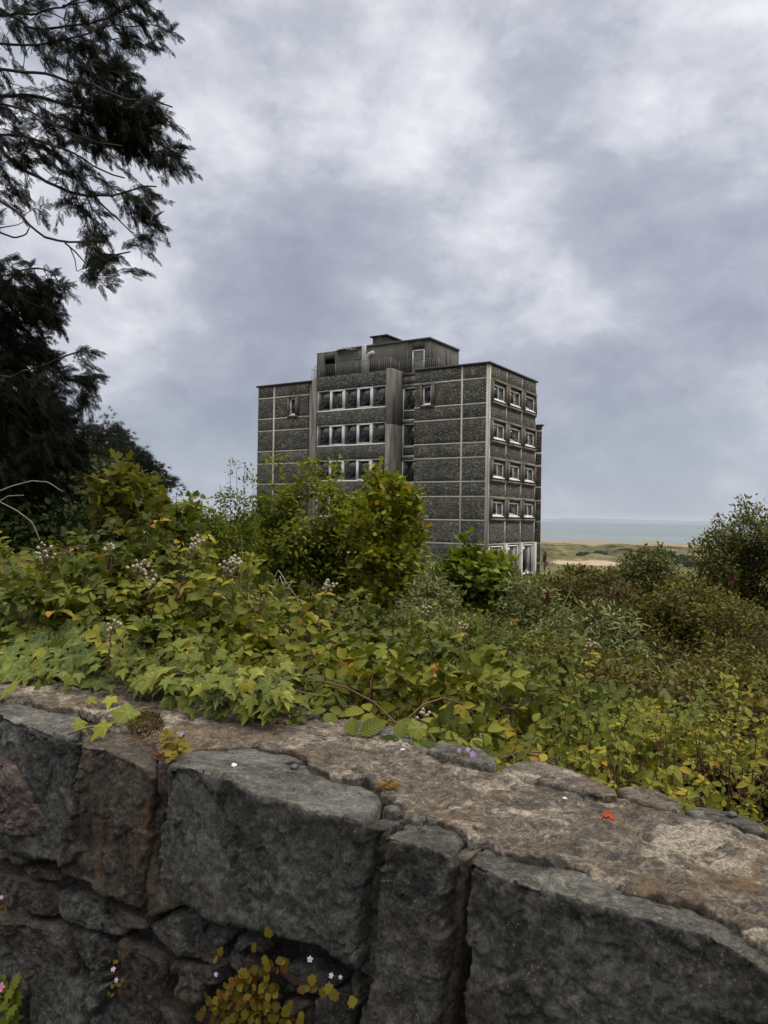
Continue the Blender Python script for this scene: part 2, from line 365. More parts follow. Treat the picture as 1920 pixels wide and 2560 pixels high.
def build_ground():
    ang = np.concatenate([np.linspace(-34, 34, 430), np.linspace(34, 326, 90)[1:-1]]); ang = R_(1)*ang
    rad = np.concatenate([[.3, .7], np.geomspace(1., 20, 60), np.geomspace(20, 540, 90)[1:], np.linspace(540, 1260, 240)[1:], np.geomspace(1260, 42000, 24)[1:]])
    A, Rr = np.meshgrid(ang, rad); X = np.sin(A)*Rr; Y = np.cos(A)*Rr
    Z = ground_z(X, Y); V = np.stack([X, Y, Z], -1).reshape(-1, 3); na, nr = len(ang), len(rad)
    i = np.arange(nr-1)[:, None]*na; j = np.arange(na)[None]; j2 = (j+1) % na
    Q = np.stack([i+j, i+na+j, i+na+j2, i+j2], -1).reshape(-1, 4)
    V = np.vstack([V, [[0, 0, -1.6]]]); T = np.stack([np.full(na, len(V)-1), np.arange(na), (np.arange(na)+1) % na], -1)[:, [0, 2, 1]]
    m, t = material('turf_and_dunes'); co = objco(t)
    sp = t.new('ShaderNodeSeparateXYZ'); t.link(co, sp.inputs[0]); x, y, z = sp.outputs
    n1 = t.noise(t.mapping(co, scale=(1, .55, 1)), .022, 8, .6, .6); n2 = t.noise(co, .16, 8, .7, .5); n3 = t.noise(co, 3., 6)
    far = t.ramp(t.math('ADD', t.math('MULTIPLY', n1, .55), t.math('MULTIPLY', n2, .45)), [(.41, (.028, .033, .014)), (.48, (.07, .07, .028)), (.54, (.13, .115, .05)), (.62, (.23, .19, .105))])
    # marram and sand on the seaward ridge, mown green turf nearer
    rd = t.new('ShaderNodeMapRange', interpolation_type='SMOOTHSTEP'); t.link(t.math('ADD', y, t.math('MULTIPLY', n2, 260)), rd.inputs[0]); rd.inputs[1].default_value = 1120; rd.inputs[2].default_value = 1230
    far = t.mix(t.math('MULTIPLY', rd.outputs[0], .9), far, t.mix(n2, (.17, .14, .085), (.36, .29, .19)))
    gr = t.new('ShaderNodeMapRange', interpolation_type='SMOOTHSTEP'); t.link(t.math('ADD', y, t.math('MULTIPLY', n1, 90)), gr.inputs[0]); gr.inputs[1].default_value = 640; gr.inputs[2].default_value = 590
    far = t.mix(t.math('MULTIPLY', gr.outputs[0], .75), far, t.mix(t.ramp(n2, [(.38, 0.), (.62, 1.)]), (.075, .085, .028), (.16, .155, .05)))
    ex = t.math('DIVIDE', t.math('SUBTRACT', x, 165), 30); ey = t.math('DIVIDE', t.math('SUBTRACT', y, 622), 30)
    el = t.math('ADD', t.math('ADD', t.math('MULTIPLY', ex, ex), t.math('MULTIPLY', ey, ey)), t.math('MULTIPLY', t.math('SUBTRACT', n2, .5), 2.2))
    far = t.mix(t.ramp(el, [(.82, 1.), (.95, 0.)]), far, t.mix(n2, (.30, .22, .155), (.44, .34, .255)))
    near = t.mix(n3, (.018, .016, .009), (.04, .042, .016))
    nf = t.new('ShaderNodeMapRange'); t.link(y, nf.inputs[0]); nf.inputs[1].default_value = 60; nf.inputs[2].default_value = 180
    c = t.mix(nf.outputs[0], near, far)
    setc(t, c); t.b.inputs['Roughness'].default_value = .95; t.b.inputs['Specular IOR Level'].default_value = .1
    bump(t, n3, .05); tag(mesh_obj('ground', V, [Q, T], m, smooth=True), kind='structure')
    m, t = material('sea_water'); co = objco(t); n = t.noise(t.mapping(co, scale=(.25, 1, 1)), .035, 9, .7, .5); n2 = t.noise(co, .5, 4)
    nl = t.noise(t.mapping(co, scale=(.3, 1, 1)), .0016, 5, .6)
    c = t.mix(t.ramp(n, [(.35, 0.), (.65, 1.)]), (.12, .155, .18), (.175, .21, .23)); c = t.mix(t.ramp(nl, [(.4, 0.), (.62, .6)]), c, (.19, .235, .24))
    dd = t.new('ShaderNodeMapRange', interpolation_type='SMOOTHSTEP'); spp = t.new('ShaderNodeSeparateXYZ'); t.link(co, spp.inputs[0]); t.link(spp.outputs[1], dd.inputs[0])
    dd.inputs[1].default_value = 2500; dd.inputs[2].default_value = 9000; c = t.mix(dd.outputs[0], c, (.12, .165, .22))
    setc(t, c); t.b.inputs['Roughness'].default_value = .6; t.b.inputs['Specular IOR Level'].default_value = .12; bump(t, n2, .3, .3)
    V = [[-42000, 1120, -37], [42000, 1120, -37], [42000, 42000, -37], [-42000, 42000, -37]]
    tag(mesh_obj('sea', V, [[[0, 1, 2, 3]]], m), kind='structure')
    # low land across the bay
    xs = np.linspace(-9000, 16000, 260); rows = []
    for k, (dy, hf) in enumerate(((0, 0), (350, .55), (800, 1.), (1600, .8), (2400, 0))):
        P = np.stack([xs/2600, np.full_like(xs, k*.13), np.zeros_like(xs)], -1)
        prof = 30+62*np.exp(-((xs-6600)/1500)**2)+50*np.exp(-((xs-9800)/2000)**2)+14*fbm(P, 4, 31)
        rows.append(np.stack([xs, np.full_like(xs, 24000+dy), -37.5+hf*np.clip(prof+35, 3, None)*.9], -1))
    V = np.array(rows).reshape(-1, 3); n = len(xs); i = np.arange(4)[:, None]*n; j = np.arange(n-1)[None]
    Q = np.stack([i+j, i+j+1, i+n+j+1, i+n+j], -1).reshape(-1, 4)
    tag(mesh_obj('hills', V, [Q], plain('far_land', (.12, .145, .17), .95, .2, .002), smooth=True), kind='structure')  # bluish haze tone is put into the land's own colour
    # the pavement the photograph is taken from
    s = np.linspace(-9, 7, 40); w = np.linspace(-2.2, -.03, 12); S, Wv = np.meshgrid(s, w)
    P = S[..., None]*ES+(WD+Wv)[..., None]*EW; P[..., 2] = -1.545+.006*fbm(P*2, 3, 4); top = P.reshape(-1, 3)
    n = len(s); i = np.arange(len(w)-1)[:, None]*n; j = np.arange(n-1)[None]; Q = np.stack([i+j, i+j+1, i+n+j+1, i+n+j], -1).reshape(-1, 4)
    lip = top[:n].copy(); lip[:, 2] = -1.75; V = np.vstack([top, lip]); b = len(top)
    Q = np.vstack([Q, [[k, b+k, b+k+1, k+1] for k in range(n-1)]])
    tag(mesh_obj('pavement', V, [Q], plain('asphalt', (.055, .053, .05), .9, .35, 60)), kind='structure')
build_ground()

# ---------------------------------------------------------------- the stone wall in front
def A(*p): return [(x/1.659, y/1.659+1660) for x, y in p]
def B(*p): return [(x/1.659+920, y/1.659+1660) for x, y in p]
def front(px, off=0.):                    # photo pixel -> (s, z) on the wall's front plane (off = deeper in)
    r = np.array([ray(*q) for q in px]); k = (WD+off)/(r@EW); P = r*k[:, None]; return np.stack([P@ES, P[:, 2]], -1)
def topp(px, h=WH):                       # photo pixel -> (s, w) on the level of the wall's top
    r = np.array([ray(*q) for q in px]); P = r*(h/r[:, 2])[:, None]; return np.stack([P@ES, P@EW-WD], -1)
def wpt(s, w, z):
    s, w, z = np.broadcast_arrays(s, w, z); P = s[..., None]*ES+(WD+w)[..., None]*EW; P[..., 2] = z; return P
def resamp(P, n):
    P = np.asarray(P, float); d = np.r_[0, np.cumsum(np.linalg.norm(np.diff(P, axis=0), axis=1))]
    return np.stack([np.interp(np.linspace(0, d[-1], n), d, P[:, k]) for k in range(P.shape[1])], -1)
def gridq(nr, nc):
    i = np.arange(nr-1)[:, None]*nc; j = np.arange(nc-1)[None]; return np.stack([i+j, i+j+1, i+nc+j+1, i+nc+j], -1).reshape(-1, 4)
def rough_rock(P, N, amp=1., seed=0, fs=9.):
    Q = P+seed*3.7; wob = Q+.007*np.stack([vnoise(Q*40, 3), vnoise(Q*40, 4), vnoise(Q*40, 5)], -1)
    d = .006*fbm(Q*5, 2, seed)+.017*facet(wob*fs*.8, seed+5)+.0065*facet(wob*fs*2.9, seed+11)+.0034*facet(wob*fs*8., seed+15)+.0016*fbm(Q*70, 2, seed+3)+.0010*vnoise(Q*190, seed+8)
    return P+N*(amp*d)[..., None]
wall = empty('stone_wall', tuple(WD*EW+np.array([0, 0, -1.6])))
tag(wall, 'old dark stone boundary wall with big coping stones and a crusty mortar top, in the foreground', 'wall')
WORG = np.array(wall.location)
def wobj(name, V, F, mat, label=None):
    o = mesh_obj(name, np.asarray(V)-WORG, F, mat, wall, smooth=True)
    if label: o['label'] = label
    try: o.data.shade_smooth()
    except Exception: pass
    return o
def cope(back, ridge, bottom, mat, seed, out=0., amp=1., rnd=.010, name='coping_stone', label=None, res=.0042, fs=9.):
    b, r, lo = topp(back), front(ridge, -out), front(bottom, -out)
    return cope_sz(b, r, lo, mat, seed, out, amp, rnd, name, label, res, fs)
def cope_sz(b, r, lo, mat, seed, out=0., amp=1., rnd=.018, name='coping_stone', label=None, res=.0042, fs=9.):
    wid = max(abs(r[-1][0]-r[0][0]), .04); nc = int(np.clip(wid/res, 12, 150))
    b, r, lo = resamp(b, nc), resamp(r, nc), resamp(lo, nc)
    tz = WH-.004
    Bk = np.stack([b[:, 0], b[:, 1], np.full(nc, tz)], -1); Rg = np.stack([r[:, 0], np.full(nc, -out), r[:, 1]], -1); Lo = np.stack([lo[:, 0], np.full(nc, -out), lo[:, 1]], -1)
    n1 = max(6, int(np.median(np.linalg.norm(Rg-Bk, axis=1))/res)); n2 = max(10, int(np.median(np.linalg.norm(Rg-Lo, axis=1))/res))
    t1 = np.linspace(0, 1, n1, endpoint=False)[:, None, None]; t2 = np.linspace(0, 1, n2)[:, None, None]
    G = np.vstack([Bk+(Rg-Bk)*t1, Rg+(Lo-Rg)*t2])
    K = 1
    for _ in range(K): G[1:-1] = .25*G[:-2]+.5*G[1:-1]+.25*G[2:]        # worn arris
    nr = len(G)
    # round off the stone's sides and its foot
    u = np.arange(nc)/(nc-1)*wid; e = np.minimum(u, wid-u)
    rr = .8*rnd*(1+.5*vnoise(np.stack([np.arange(nr)*res*14, np.full(nr, seed), np.zeros(nr)], -1), seed))[:, None]
    q = np.clip(1-e[None]/rr, 0, 1)**2*rr*.8
    v = np.arange(nr)*res; fe = np.clip(1-(v[-1]-v)/rnd, 0, 1)**2*rnd*.8
    ist = (np.arange(nr) < n1)[:, None]
    q = np.maximum(q, fe[:, None]*np.ones(nc))
    G[..., 1] += np.where(ist, 0, q); G[..., 2] -= np.where(ist, q, 0)
    P = wpt(G[..., 0], G[..., 1], G[..., 2])
    du = np.gradient(P, axis=1); dv = np.gradient(P, axis=0); N = np.cross(dv, du); N /= np.linalg.norm(N, axis=-1, keepdims=True)+1e-9
    for _ in range(4): N[1:-1] = (N[:-2]+N[1:-1]+N[2:])/3
    N /= np.linalg.norm(N, axis=-1, keepdims=True)
    rw = np.abs(np.arange(nr)-n1)[:, None]*res; am = np.where(ist, .38, .72)+.75*np.exp(-(rw/.02)**2)*np.where(ist, .5, 1.)+.5*np.exp(-(np.minimum(u, wid-u)[None]/.02)**2)*np.where(ist, .3, 1.)
    P = rough_rock(P, N, amp*am, seed, fs)
    # turn the outer rows inward as the stone's sides
    bl = smooth(n1-14, n1+10, np.arange(nr))[:, None]*np.ones(nc); inn = (bl*.09)[..., None]*EW-((1-bl)*.07)[..., None]*np.array([0, 0, 1.])
    Lf = (P[:, :1]+inn[:, :1]+ES*.006); Rt = (P[:, -1:]+inn[:, -1:]-ES*.006); P = np.concatenate([Lf, P, Rt], 1)
    P = np.concatenate([P[:1]-np.array([0, 0, .06]), P, P[-1:]+EW*.1+np.array([0, 0, .004])], 0)
    wobj(name, P.reshape(-1, 3), [gridq(*P.shape[:2])[:, ::-1]], mat, label)
def rubble(poly, mat, seed, dep=.02, bulge=.013, amp=1., name='rubble_stone', sz=None, label=None):
    p = front(poly, dep) if sz is None else np.array(sz, float)
    c = p.mean(0); M = 84; cl = resamp(np.vstack([p, p[:1]]), M+1)[:-1]
    for _ in range(2): cl = .2*np.roll(cl, 1, 0)+.6*cl+.2*np.roll(cl, -1, 0)
    ragged = fbm(np.stack([cl[:, 0]*26, cl[:, 1]*26, np.full(M, seed)], -1), 3, seed)[:, None]
    cl = c+(cl-c)*(1+.045*ragged)*.994
    size = np.linalg.norm(cl-c, axis=1).mean(); K = int(np.clip(size/.004, 8, 44))
    r = np.r_[np.linspace(.02, 1, K)**.9, 1., 1.]; G = c+(cl-c)[None]*r[:, None, None]
    tilt = np.random.default_rng(seed).normal(0, .09, 2)
    edge = np.clip((r-(1-min(.5, .014/size)))/min(.5, .014/size), 0, 1)**2
    wv = dep+(G-c)@tilt+(edge*bulge)[:, None]*np.ones(M)
    wv[-2] += .03; wv[-1] += .11
    P = wpt(G[..., 0], wv, G[..., 1]); am = np.ones(r.shape); am[-2:] = .3
    P = rough_rock(P, -EW*np.ones_like(P), amp*am[:, None]*np.ones(M), seed, 11.)
    i = np.arange(len(r)-1)[:, None]*M; j = np.arange(M)[None]; j2 = (j+1) % M
    Q = np.stack([i+j, i+j2, i+M+j2, i+M+j], -1).reshape(-1, 4); T = np.array([[0, k+1, k] for k in range(1, M-1)])[:, [0, 1, 2]]
    wobj(name, P.reshape(-1, 3), [Q, T], mat, label)

# coping stones (back of top, ridge, foot), traced left to right
cope(A((-150, 165), (0, 150), (120, 158), (180, 180), (335, 190)), A((-150, 205), (0, 208), (60, 240), (130, 262), (230, 302), (325, 318)), A((-150, 720), (0, 735), (100, 800), (180, 815), (250, 842)), BAS, 3, label='dark grey coping stone with a broken face, leftmost in view')
cope(A((340, 295), (480, 285), (600, 305), (650, 340)), A((338, 345), (430, 355), (520, 398), (600, 436), (645, 446)), A((256, 862), (400, 952), (500, 1010), (580, 1052)), BROWN, 8, out=.004, label='brown streaked upright coping stone')
cope(A((708, 385), (800, 350), (1000, 345), (1220, 368), (1320, 445), (1592, 540)), A((700, 440), (800, 432), (870, 465), (960, 478), (1050, 540), (1180, 572), (1300, 612), (1430, 642), (1512, 662)), A((640, 870), (690, 950), (740, 990), (860, 1072), (960, 1092), (1100, 1120), (1250, 1190), (1470, 1268)), BAS, 15, out=.018, rnd=.012, fs=6., label='largest grey coping stone, below the middle of the wall top')
cope(B((84, 694), (200, 655), (345, 685), (405, 715)), B((72, 716), (160, 745), (230, 758), (338, 803)), B((-10, 1760), (60, 1790), (150, 1830), (245, 1860)), BAS2, 22, out=.008, amp=.7, label='narrow greenish grey coping stone right of the middle')
cope(B((425, 778), (500, 750), (620, 795), (720, 808), (890, 852), (960, 892), (1080, 958), (1260, 983), (1390, 1032), (1540, 1102), (1700, 1225)), B((418, 818), (520, 868), (620, 905), (800, 968), (950, 1008), (1100, 1045), (1250, 1085), (1400, 1120), (1500, 1178), (1700, 1305)), B((330, 1900), (700, 2050), (1100, 2160), (1700, 2400)), BAS2, 31, out=.016, rnd=.014, fs=5., amp=1.15, label='long dark grey coping stone at the right')
# stones beyond the frame on both sides
def cope_auto(s0, s1, seed, mat):
    cope_sz([(s0, .07), (s1, .07)], [(s0, WH-.01), (s1, WH-.01)], [(s0+.01, WH-.36), (s1-.01, WH-.37)], mat, seed, .01, 1., .02)
for k, (a, b) in enumerate(((-4.2, -3.72), (-3.70, -3.3), (-3.28, -2.72), (-2.70, -2.13), (.05, .5), (.52, .9), (.92, 1.5))): cope_auto(a, b, 60+k, BAS if k % 2 else BAS2)
# upright slivers packed in the joints
def loft(lpx, rpx, mat, seed, dep=.02, amp=.7, name='joint_stone', label=None, rnd=.008):
    l, r = front(lpx, dep), front(rpx, dep); L = np.linalg.norm(np.diff(l, axis=0), axis=1).sum(); n = int(L/.004); l, r = resamp(l, n), resamp(r, n); wd = np.median(np.linalg.norm(l-r, axis=1)); m = max(8, int(wd/.004))
    v = np.linspace(0, 1, m)[None, :, None]; G = l[:, None]+(r-l)[:, None]*v; e = np.minimum(v[..., 0], 1-v[..., 0])*np.linalg.norm(l-r, axis=1)[:, None]; t = np.arange(n)*.004; e = np.minimum(e, np.minimum(t, t[-1]-t)[:, None])
    wv = dep+np.clip(1-e/rnd, 0, 1)**2*rnd; P = rough_rock(wpt(G[..., 0], wv, G[..., 1]), -EW*np.ones(G.shape[:2]+(3,)), amp*np.ones(G.shape[:2]), seed, 12.)
    P = np.concatenate([P[:, :1]+EW*.07, P, P[:, -1:]+EW*.07], 1); P = np.concatenate([P[:1]+EW*.07, P, P[-1:]+EW*.07], 0); wobj(name, P.reshape(-1, 3), [gridq(*P.shape[:2])[:, ::-1]], mat, label)
loft(A((652, 428), (640, 520), (618, 640), (596, 800), (585, 950), (583, 1065)), A((698, 432), (686, 520), (664, 640), (640, 800), (652, 920), (712, 1020)), MORT, 41, .012, label='pale sliver of stone wedged upright in a joint')
loft(A((1516, 680), (1500, 900), (1488, 1100), (1476, 1290)), A((1600, 690), (1592, 800), (1564, 1060), (1545, 1330)), BAS, 42, .022)
loft(B((342, 806), (318, 950), (300, 1200), (270, 1500), (255, 1700)), B((414, 808), (392, 920), (368, 1120), (350, 1450), (335, 1700)), MORT, 43, .022)
RB = [((0, 385), (40, 425), (70, 485), (100, 540), (118, 600), (180, 675), (150, 728), (60, 728), (0, 708), (-60, 690), (-60, 370)), ]
rubble(A(*RB[0]), PINK, 44, -.022, label='pinkish brown stone bulging at the left edge')
rub = [([(0, 768), (95, 806), (92, 836), (0, 808), (-60, 780), (-60, 745)], MORT), ([(100, 838), (165, 845), (262, 882), (240, 908), (130, 878)], MORT),
 ([(-60, 840), (0, 858), (110, 890), (215, 960), (243, 1045), (190, 1062), (60, 1012), (-60, 970)], BROWN),
 ([(228, 948), (330, 965), (430, 1015), (498, 1098), (490, 1136), (430, 1134), (330, 1090), (245, 1045)], BAS), ([(310, 958), (400, 975), (480, 1020), (588, 1066), (598, 1105), (520, 1108), (440, 1040), (340, 985)], RUB),
 ([(-60, 1000), (60, 1022), (160, 1070), (250, 1095), (295, 1200), (300, 1300), (338, 1400), (335, 1560), (-60, 1580)], RUB), ([(262, 1102), (380, 1112), (470, 1182), (458, 1240), (430, 1288), (310, 1242), (280, 1160)], BAS2),
 ([(348, 1280), (400, 1272), (440, 1302), (434, 1326), (352, 1302)], BAS2), ([(362, 1340), (430, 1340), (385, 1465), (342, 1430)], BAS), ([(502, 1130), (560, 1150), (660, 1200), (698, 1250), (688, 1400), (775, 1500), (760, 1600), (500, 1600), (440, 1430), (440, 1330), (478, 1220)], BROWN),
 ([(618, 1092), (718, 1020), (858, 1080), (832, 1120), (898, 1190), (918, 1268), (800, 1240), (700, 1198)], BAS2), ([(860, 1077), (960, 1092), (985, 1112), (898, 1188), (882, 1192), (834, 1115)], BAS),
 ([(992, 1126), (1060, 1140), (1098, 1198), (1040, 1222), (987, 1180)], BAS2), ([(932, 1206), (1040, 1216), (1098, 1288), (1068, 1318), (990, 1310), (932, 1250)], BAS), ([(1148, 1270), (1230, 1232), (1320, 1290), (1398, 1342), (1290, 1388), (1150, 1378)], BAS),
 ([(702, 1242), (800, 1262), (828, 1330), (800, 1438), (702, 1398)], RUB), ([(788, 1266), (880, 1270), (888, 1340), (840, 1350)], RUB), ([(862, 1418), (900, 1372), (1128, 1392), (1160, 1500), (1100, 1600), (850, 1580)], RUB),
 ([(1300, 1402), (1400, 1352), (1478, 1420), (1440, 1540), (1340, 1600), (1290, 1500)], BAS), ([(1458, 1292), (1528, 1312), (1556, 1420), (1500, 1402), (1460, 1334)], BAS2), ([(1480, 1440), (1560, 1450), (1570, 1600), (1470, 1600)], BAS),
 ([(1170, 1400), (1280, 1410), (1280, 1500), (1300, 1620), (1180, 1610)], RUB), ([(345, 1480), (480, 1500), (480, 1640), (350, 1640)], BAS)]
for k, (pl, mt) in enumerate(rub): rubble(A(*pl), mt, 100+k*3, .016+.022*((k*7) % 4)/3)
# rubble courses further down and beyond both edges of the frame
rg = np.random.default_rng(5)
for row, (zt, zb) in enumerate(((-1.06, -1.22), (-1.235, -1.4), (-1.415, -1.58))):
    s = -4.2+rg.uniform(0, .1)
    while s < 1.5:
        L = rg.uniform(.16, .36)
        rubble(None, [BAS, RUB, BAS2, BROWN][rg.integers(4)], int(200+row*50+(s+5)*20), .03, sz=[(s, zt+rg.normal(0, .01)), (s+L*.5, zt+rg.normal(0, .012)), (s+L, zt), (s+L+.01, (zt+zb)/2), (s+L-.01, zb), (s+L*.5, zb+rg.normal(0, .01)), (s, zb), (s-.015, (zt+zb)/2)])
        s += L+.02
for s0 in list(np.arange(-4.2, -2.0, .31))+list(np.arange(.08, 1.4, .33)):
    rubble(None, BAS2 if int(s0*10) % 2 else RUB, int(400+(s0+5)*30), .035, sz=[(s0, WH-.385), (s0+.29, WH-.38), (s0+.28, -1.04), (s0, -1.04)])
# core of earthy mortar that shows in the gaps
def wall_core():
    s = np.linspace(-4.25, 1.55, 420); path = [(.10, -1.7), (.10, -1.3), (.072, -1.0), (.066, -.8), (.07, -.6), (.10, WH-.02), (.2, WH-.015), (.32, WH-.015), (.4, WH-.03), (.42, -.7), (.42, -1.7)]
    pw = resamp(path, 150); S = np.broadcast_to(s, (150, 420)); P = wpt(S, pw[:, :1]*np.ones(420), pw[:, 1:]*np.ones(420))
    N = np.zeros_like(P); c = wpt(S, np.full_like(S, .25), np.full_like(S, -1.)); N = (P-c)*np.array([1, 1, .4]); N /= np.linalg.norm(N, axis=-1, keepdims=True)
    P = P+N*(.014*fbm(P*16, 4, 77)+.010*facet(P*22, 78))[..., None]
    wobj('mortar_core', P.reshape(-1, 3), [gridq(150, 420)], MORTD)
MORTD = rock_mat('dirty_mortar', (.012, .010, .009), (.03, .026, .021), (.065, .055, .045), (.06, .035, .018), .5, seed=25, lichen=.1)
wall_core()
# the crusty mortar capping on top
FR = topp(A((-150, 162), (0, 160), (130, 166), (190, 190), (330, 195), (420, 215), (520, 300), (600, 318), (650, 345), (690, 398), (800, 352), (1040, 350), (1220, 370), (1290, 432), (1400, 480), (1560, 516), (1590, 552), (1650, 600))+
          B((100, 590), (200, 640), (350, 690), (400, 740), (500, 745), (560, 790), (690, 820), (890, 865), (960, 905), (1080, 965), (1180, 972), (1260, 985), (1390, 1040), (1540, 1110), (1700, 1232)))
BKE = topp(A((-250, -70), (-60, -30), (150, -10), (400, 20), (700, 60), (900, 95), (1180, 155), (1310, 178), (1330, 225), (1550, 232), (1600, 290))+B((180, 325), (260, 350), (520, 432), (600, 440), (830, 470), (1010, 530), (1290, 590), (1520, 640), (1700, 720)))
def ztop(s, w): return WH+.006*fbm(np.stack([s*3, w*3, np.zeros_like(s)], -1), 3, 51)
def capping():
    n = 560; s = np.linspace(-2.15, .06, n); mono = lambda q: np.maximum.accumulate(q)+1e-5*np.arange(len(q)); wf = np.interp(s, mono(FR[:, 0]), FR[:, 1]); wb = np.interp(s, mono(BKE[:, 0]), BKE[:, 1]); kk = np.ones(5)/5; wf = np.convolve(np.pad(wf, 2, 'edge'), kk, 'valid')
    jj = fbm(np.stack([s*22, s*0, s*0], -1), 4, 52); wf = wf+.007*jj+.004*np.round(2*vnoise(np.stack([s*60, s*0, s*0], -1), 3)); wb = np.maximum(wb, wf+.06)+.012*fbm(np.stack([s*16, s*0+4, s*0], -1), 4, 53)
    m = 110; v = np.linspace(0, 1, m)[:, None]; S = np.broadcast_to(s, (m, n)); Wv = wf+(wb-wf)*v
    Z = ztop(S, Wv)+.008
    df = Wv-wf; db = wb-Wv
    Z = Z-.004*np.exp(-df/.004)-.025*np.clip(1-db/.05, 0, 1)**2
    P = wpt(S, Wv, Z); q = P*1.
    h = .0045*fbm(q*np.array([20, 20, 20]), 4, 54)+.0034*facet(q*np.array([26, 26, 10]), 55)+.0022*fbm(q*90, 3, 56)+.0012*vnoise(q*260, 57)
    pit = np.clip(fbm(q*38, 3, 58)-.42, 0, 1); h = h-.012*pit
    P[..., 2] += h
    lip = P[:1].copy(); lip[..., 2] -= .022; lip += EW*.004; bk = P[-1:].copy(); bk[..., 2] -= .14; bk += EW*.02
    P = np.concatenate([lip, P, bk], 0); wobj('mortar_capping', P.reshape(-1, 3), [gridq(m+2, n)], CAP)
    for a, b in ((-4.25, -2.12), (.04, 1.5)):                 # the same capping out of frame
        s2 = np.linspace(a, b, 120); S2 = np.broadcast_to(s2, (40, 120)); W2 = np.linspace(.06, .43, 40)[:, None]*np.ones(120); P = wpt(S2, W2, ztop(S2, W2)+.006+.004*fbm(np.stack([S2*20, W2*20, W2*0], -1), 3, 9))
        lip = P[:1].copy(); lip[..., 2] -= .03; bk = P[-1:].copy(); bk[..., 2] -= .15; P = np.concatenate([lip, P, bk], 0)
        wobj('mortar_capping', P.reshape(-1, 3), [gridq(42, 120)], CAP)
capping()
# slabs and stones set along the back edge of the top
def top_slab(px, mat, seed, h=.014, base=WH, label=None, dome=0.):
    p = topp(px, base+h); c = p.mean(0); M = 90; cl = resamp(np.vstack([p, p[:1]]), M+1)[:-1]
    cl = c+(cl-c)*(1+.04*fbm(np.stack([cl[:, 0]*30, cl[:, 1]*30, np.full(M, seed)], -1), 3, seed)[:, None]); size = np.linalg.norm(cl-c, axis=1).mean(); K = int(np.clip(size/.004, 8, 40))
    r = np.r_[np.linspace(.02, 1, K), 1., 1.02]; G = c+(cl-c)[None]*r[:, None, None]; Z = np.full(G.shape[:2], base+h)-(np.clip((r-.9)/.1, 0, 1)**2*h*.35)[:, None]+dome*(1-r**2)[:, None]
    Z[-2] -= h*.8; Z[-1] -= h+.03; P = wpt(G[..., 0], G[..., 1], Z); am = np.ones(len(r)); am[-2:] = .3
    P = rough_rock(P, np.array([0, 0, 1.])*np.ones_like(P), (am*.32)[:, None]*np.ones(M), seed, 12.)
    i = np.arange(len(r)-1)[:, None]*M; j = np.arange(M)[None]; j2 = (j+1) % M
    Q = np.stack([i+j, i+M+j, i+M+j2, i+j2], -1).reshape(-1, 4); wobj('top_stone', P.reshape(-1, 3), [Q, [[0, k, k+1] for k in range(1, M-1)]], mat, label)
top_slab(B((240, 352), (285, 318), (350, 325), (470, 350), (530, 395), (535, 428), (440, 410), (330, 380)), BAS2, 301, .02, label='grey angular stone at the back of the wall top')
top_slab(B((30, 285), (60, 262), (120, 258), (185, 285), (190, 325), (110, 312)), BAS2, 302, .014)
top_slab(B((545, 430), (600, 398), (700, 400), (830, 435), (930, 475), (1022, 512), (1030, 548), (900, 535), (760, 500), (640, 470)), CAP, 303, .013, label='pale buff slab on the back edge of the wall top')
top_slab(B((1028, 512), (1060, 500), (1100, 498), (1200, 528), (1300, 580), (1300, 612), (1200, 600), (1080, 560)), CAP, 304, .011)
top_slab(B((1310, 600), (1400, 590), (1500, 612), (1640, 655), (1660, 700), (1500, 660), (1380, 640)), BAS2, 305, .009)
top_slab(A((1180, 150), (1260, 148), (1312, 176), (1325, 205), (1240, 215), (1180, 195)), BAS2, 306, .006)
top_slab(B((60, 600), (95, 590), (135, 600), (150, 620), (110, 625)), BAS, 307, .012, WH-.004); top_slab(B((170, 632), (215, 628), (235, 650), (190, 655)), BAS, 308, .012, WH-.004); top_slab(B((238, 630), (278, 628), (285, 655), (250, 660)), BAS, 309, .012, WH-.004)
top_slab(A((420, 205), (520, 200), (560, 240), (640, 300), (560, 300), (470, 280), (410, 250)), MORT, 310, .006, WH-.006)
top_slab(A((655, 408), (680, 396), (705, 400), (700, 432), (660, 434)), PINK, 311, .014, WH-.012)

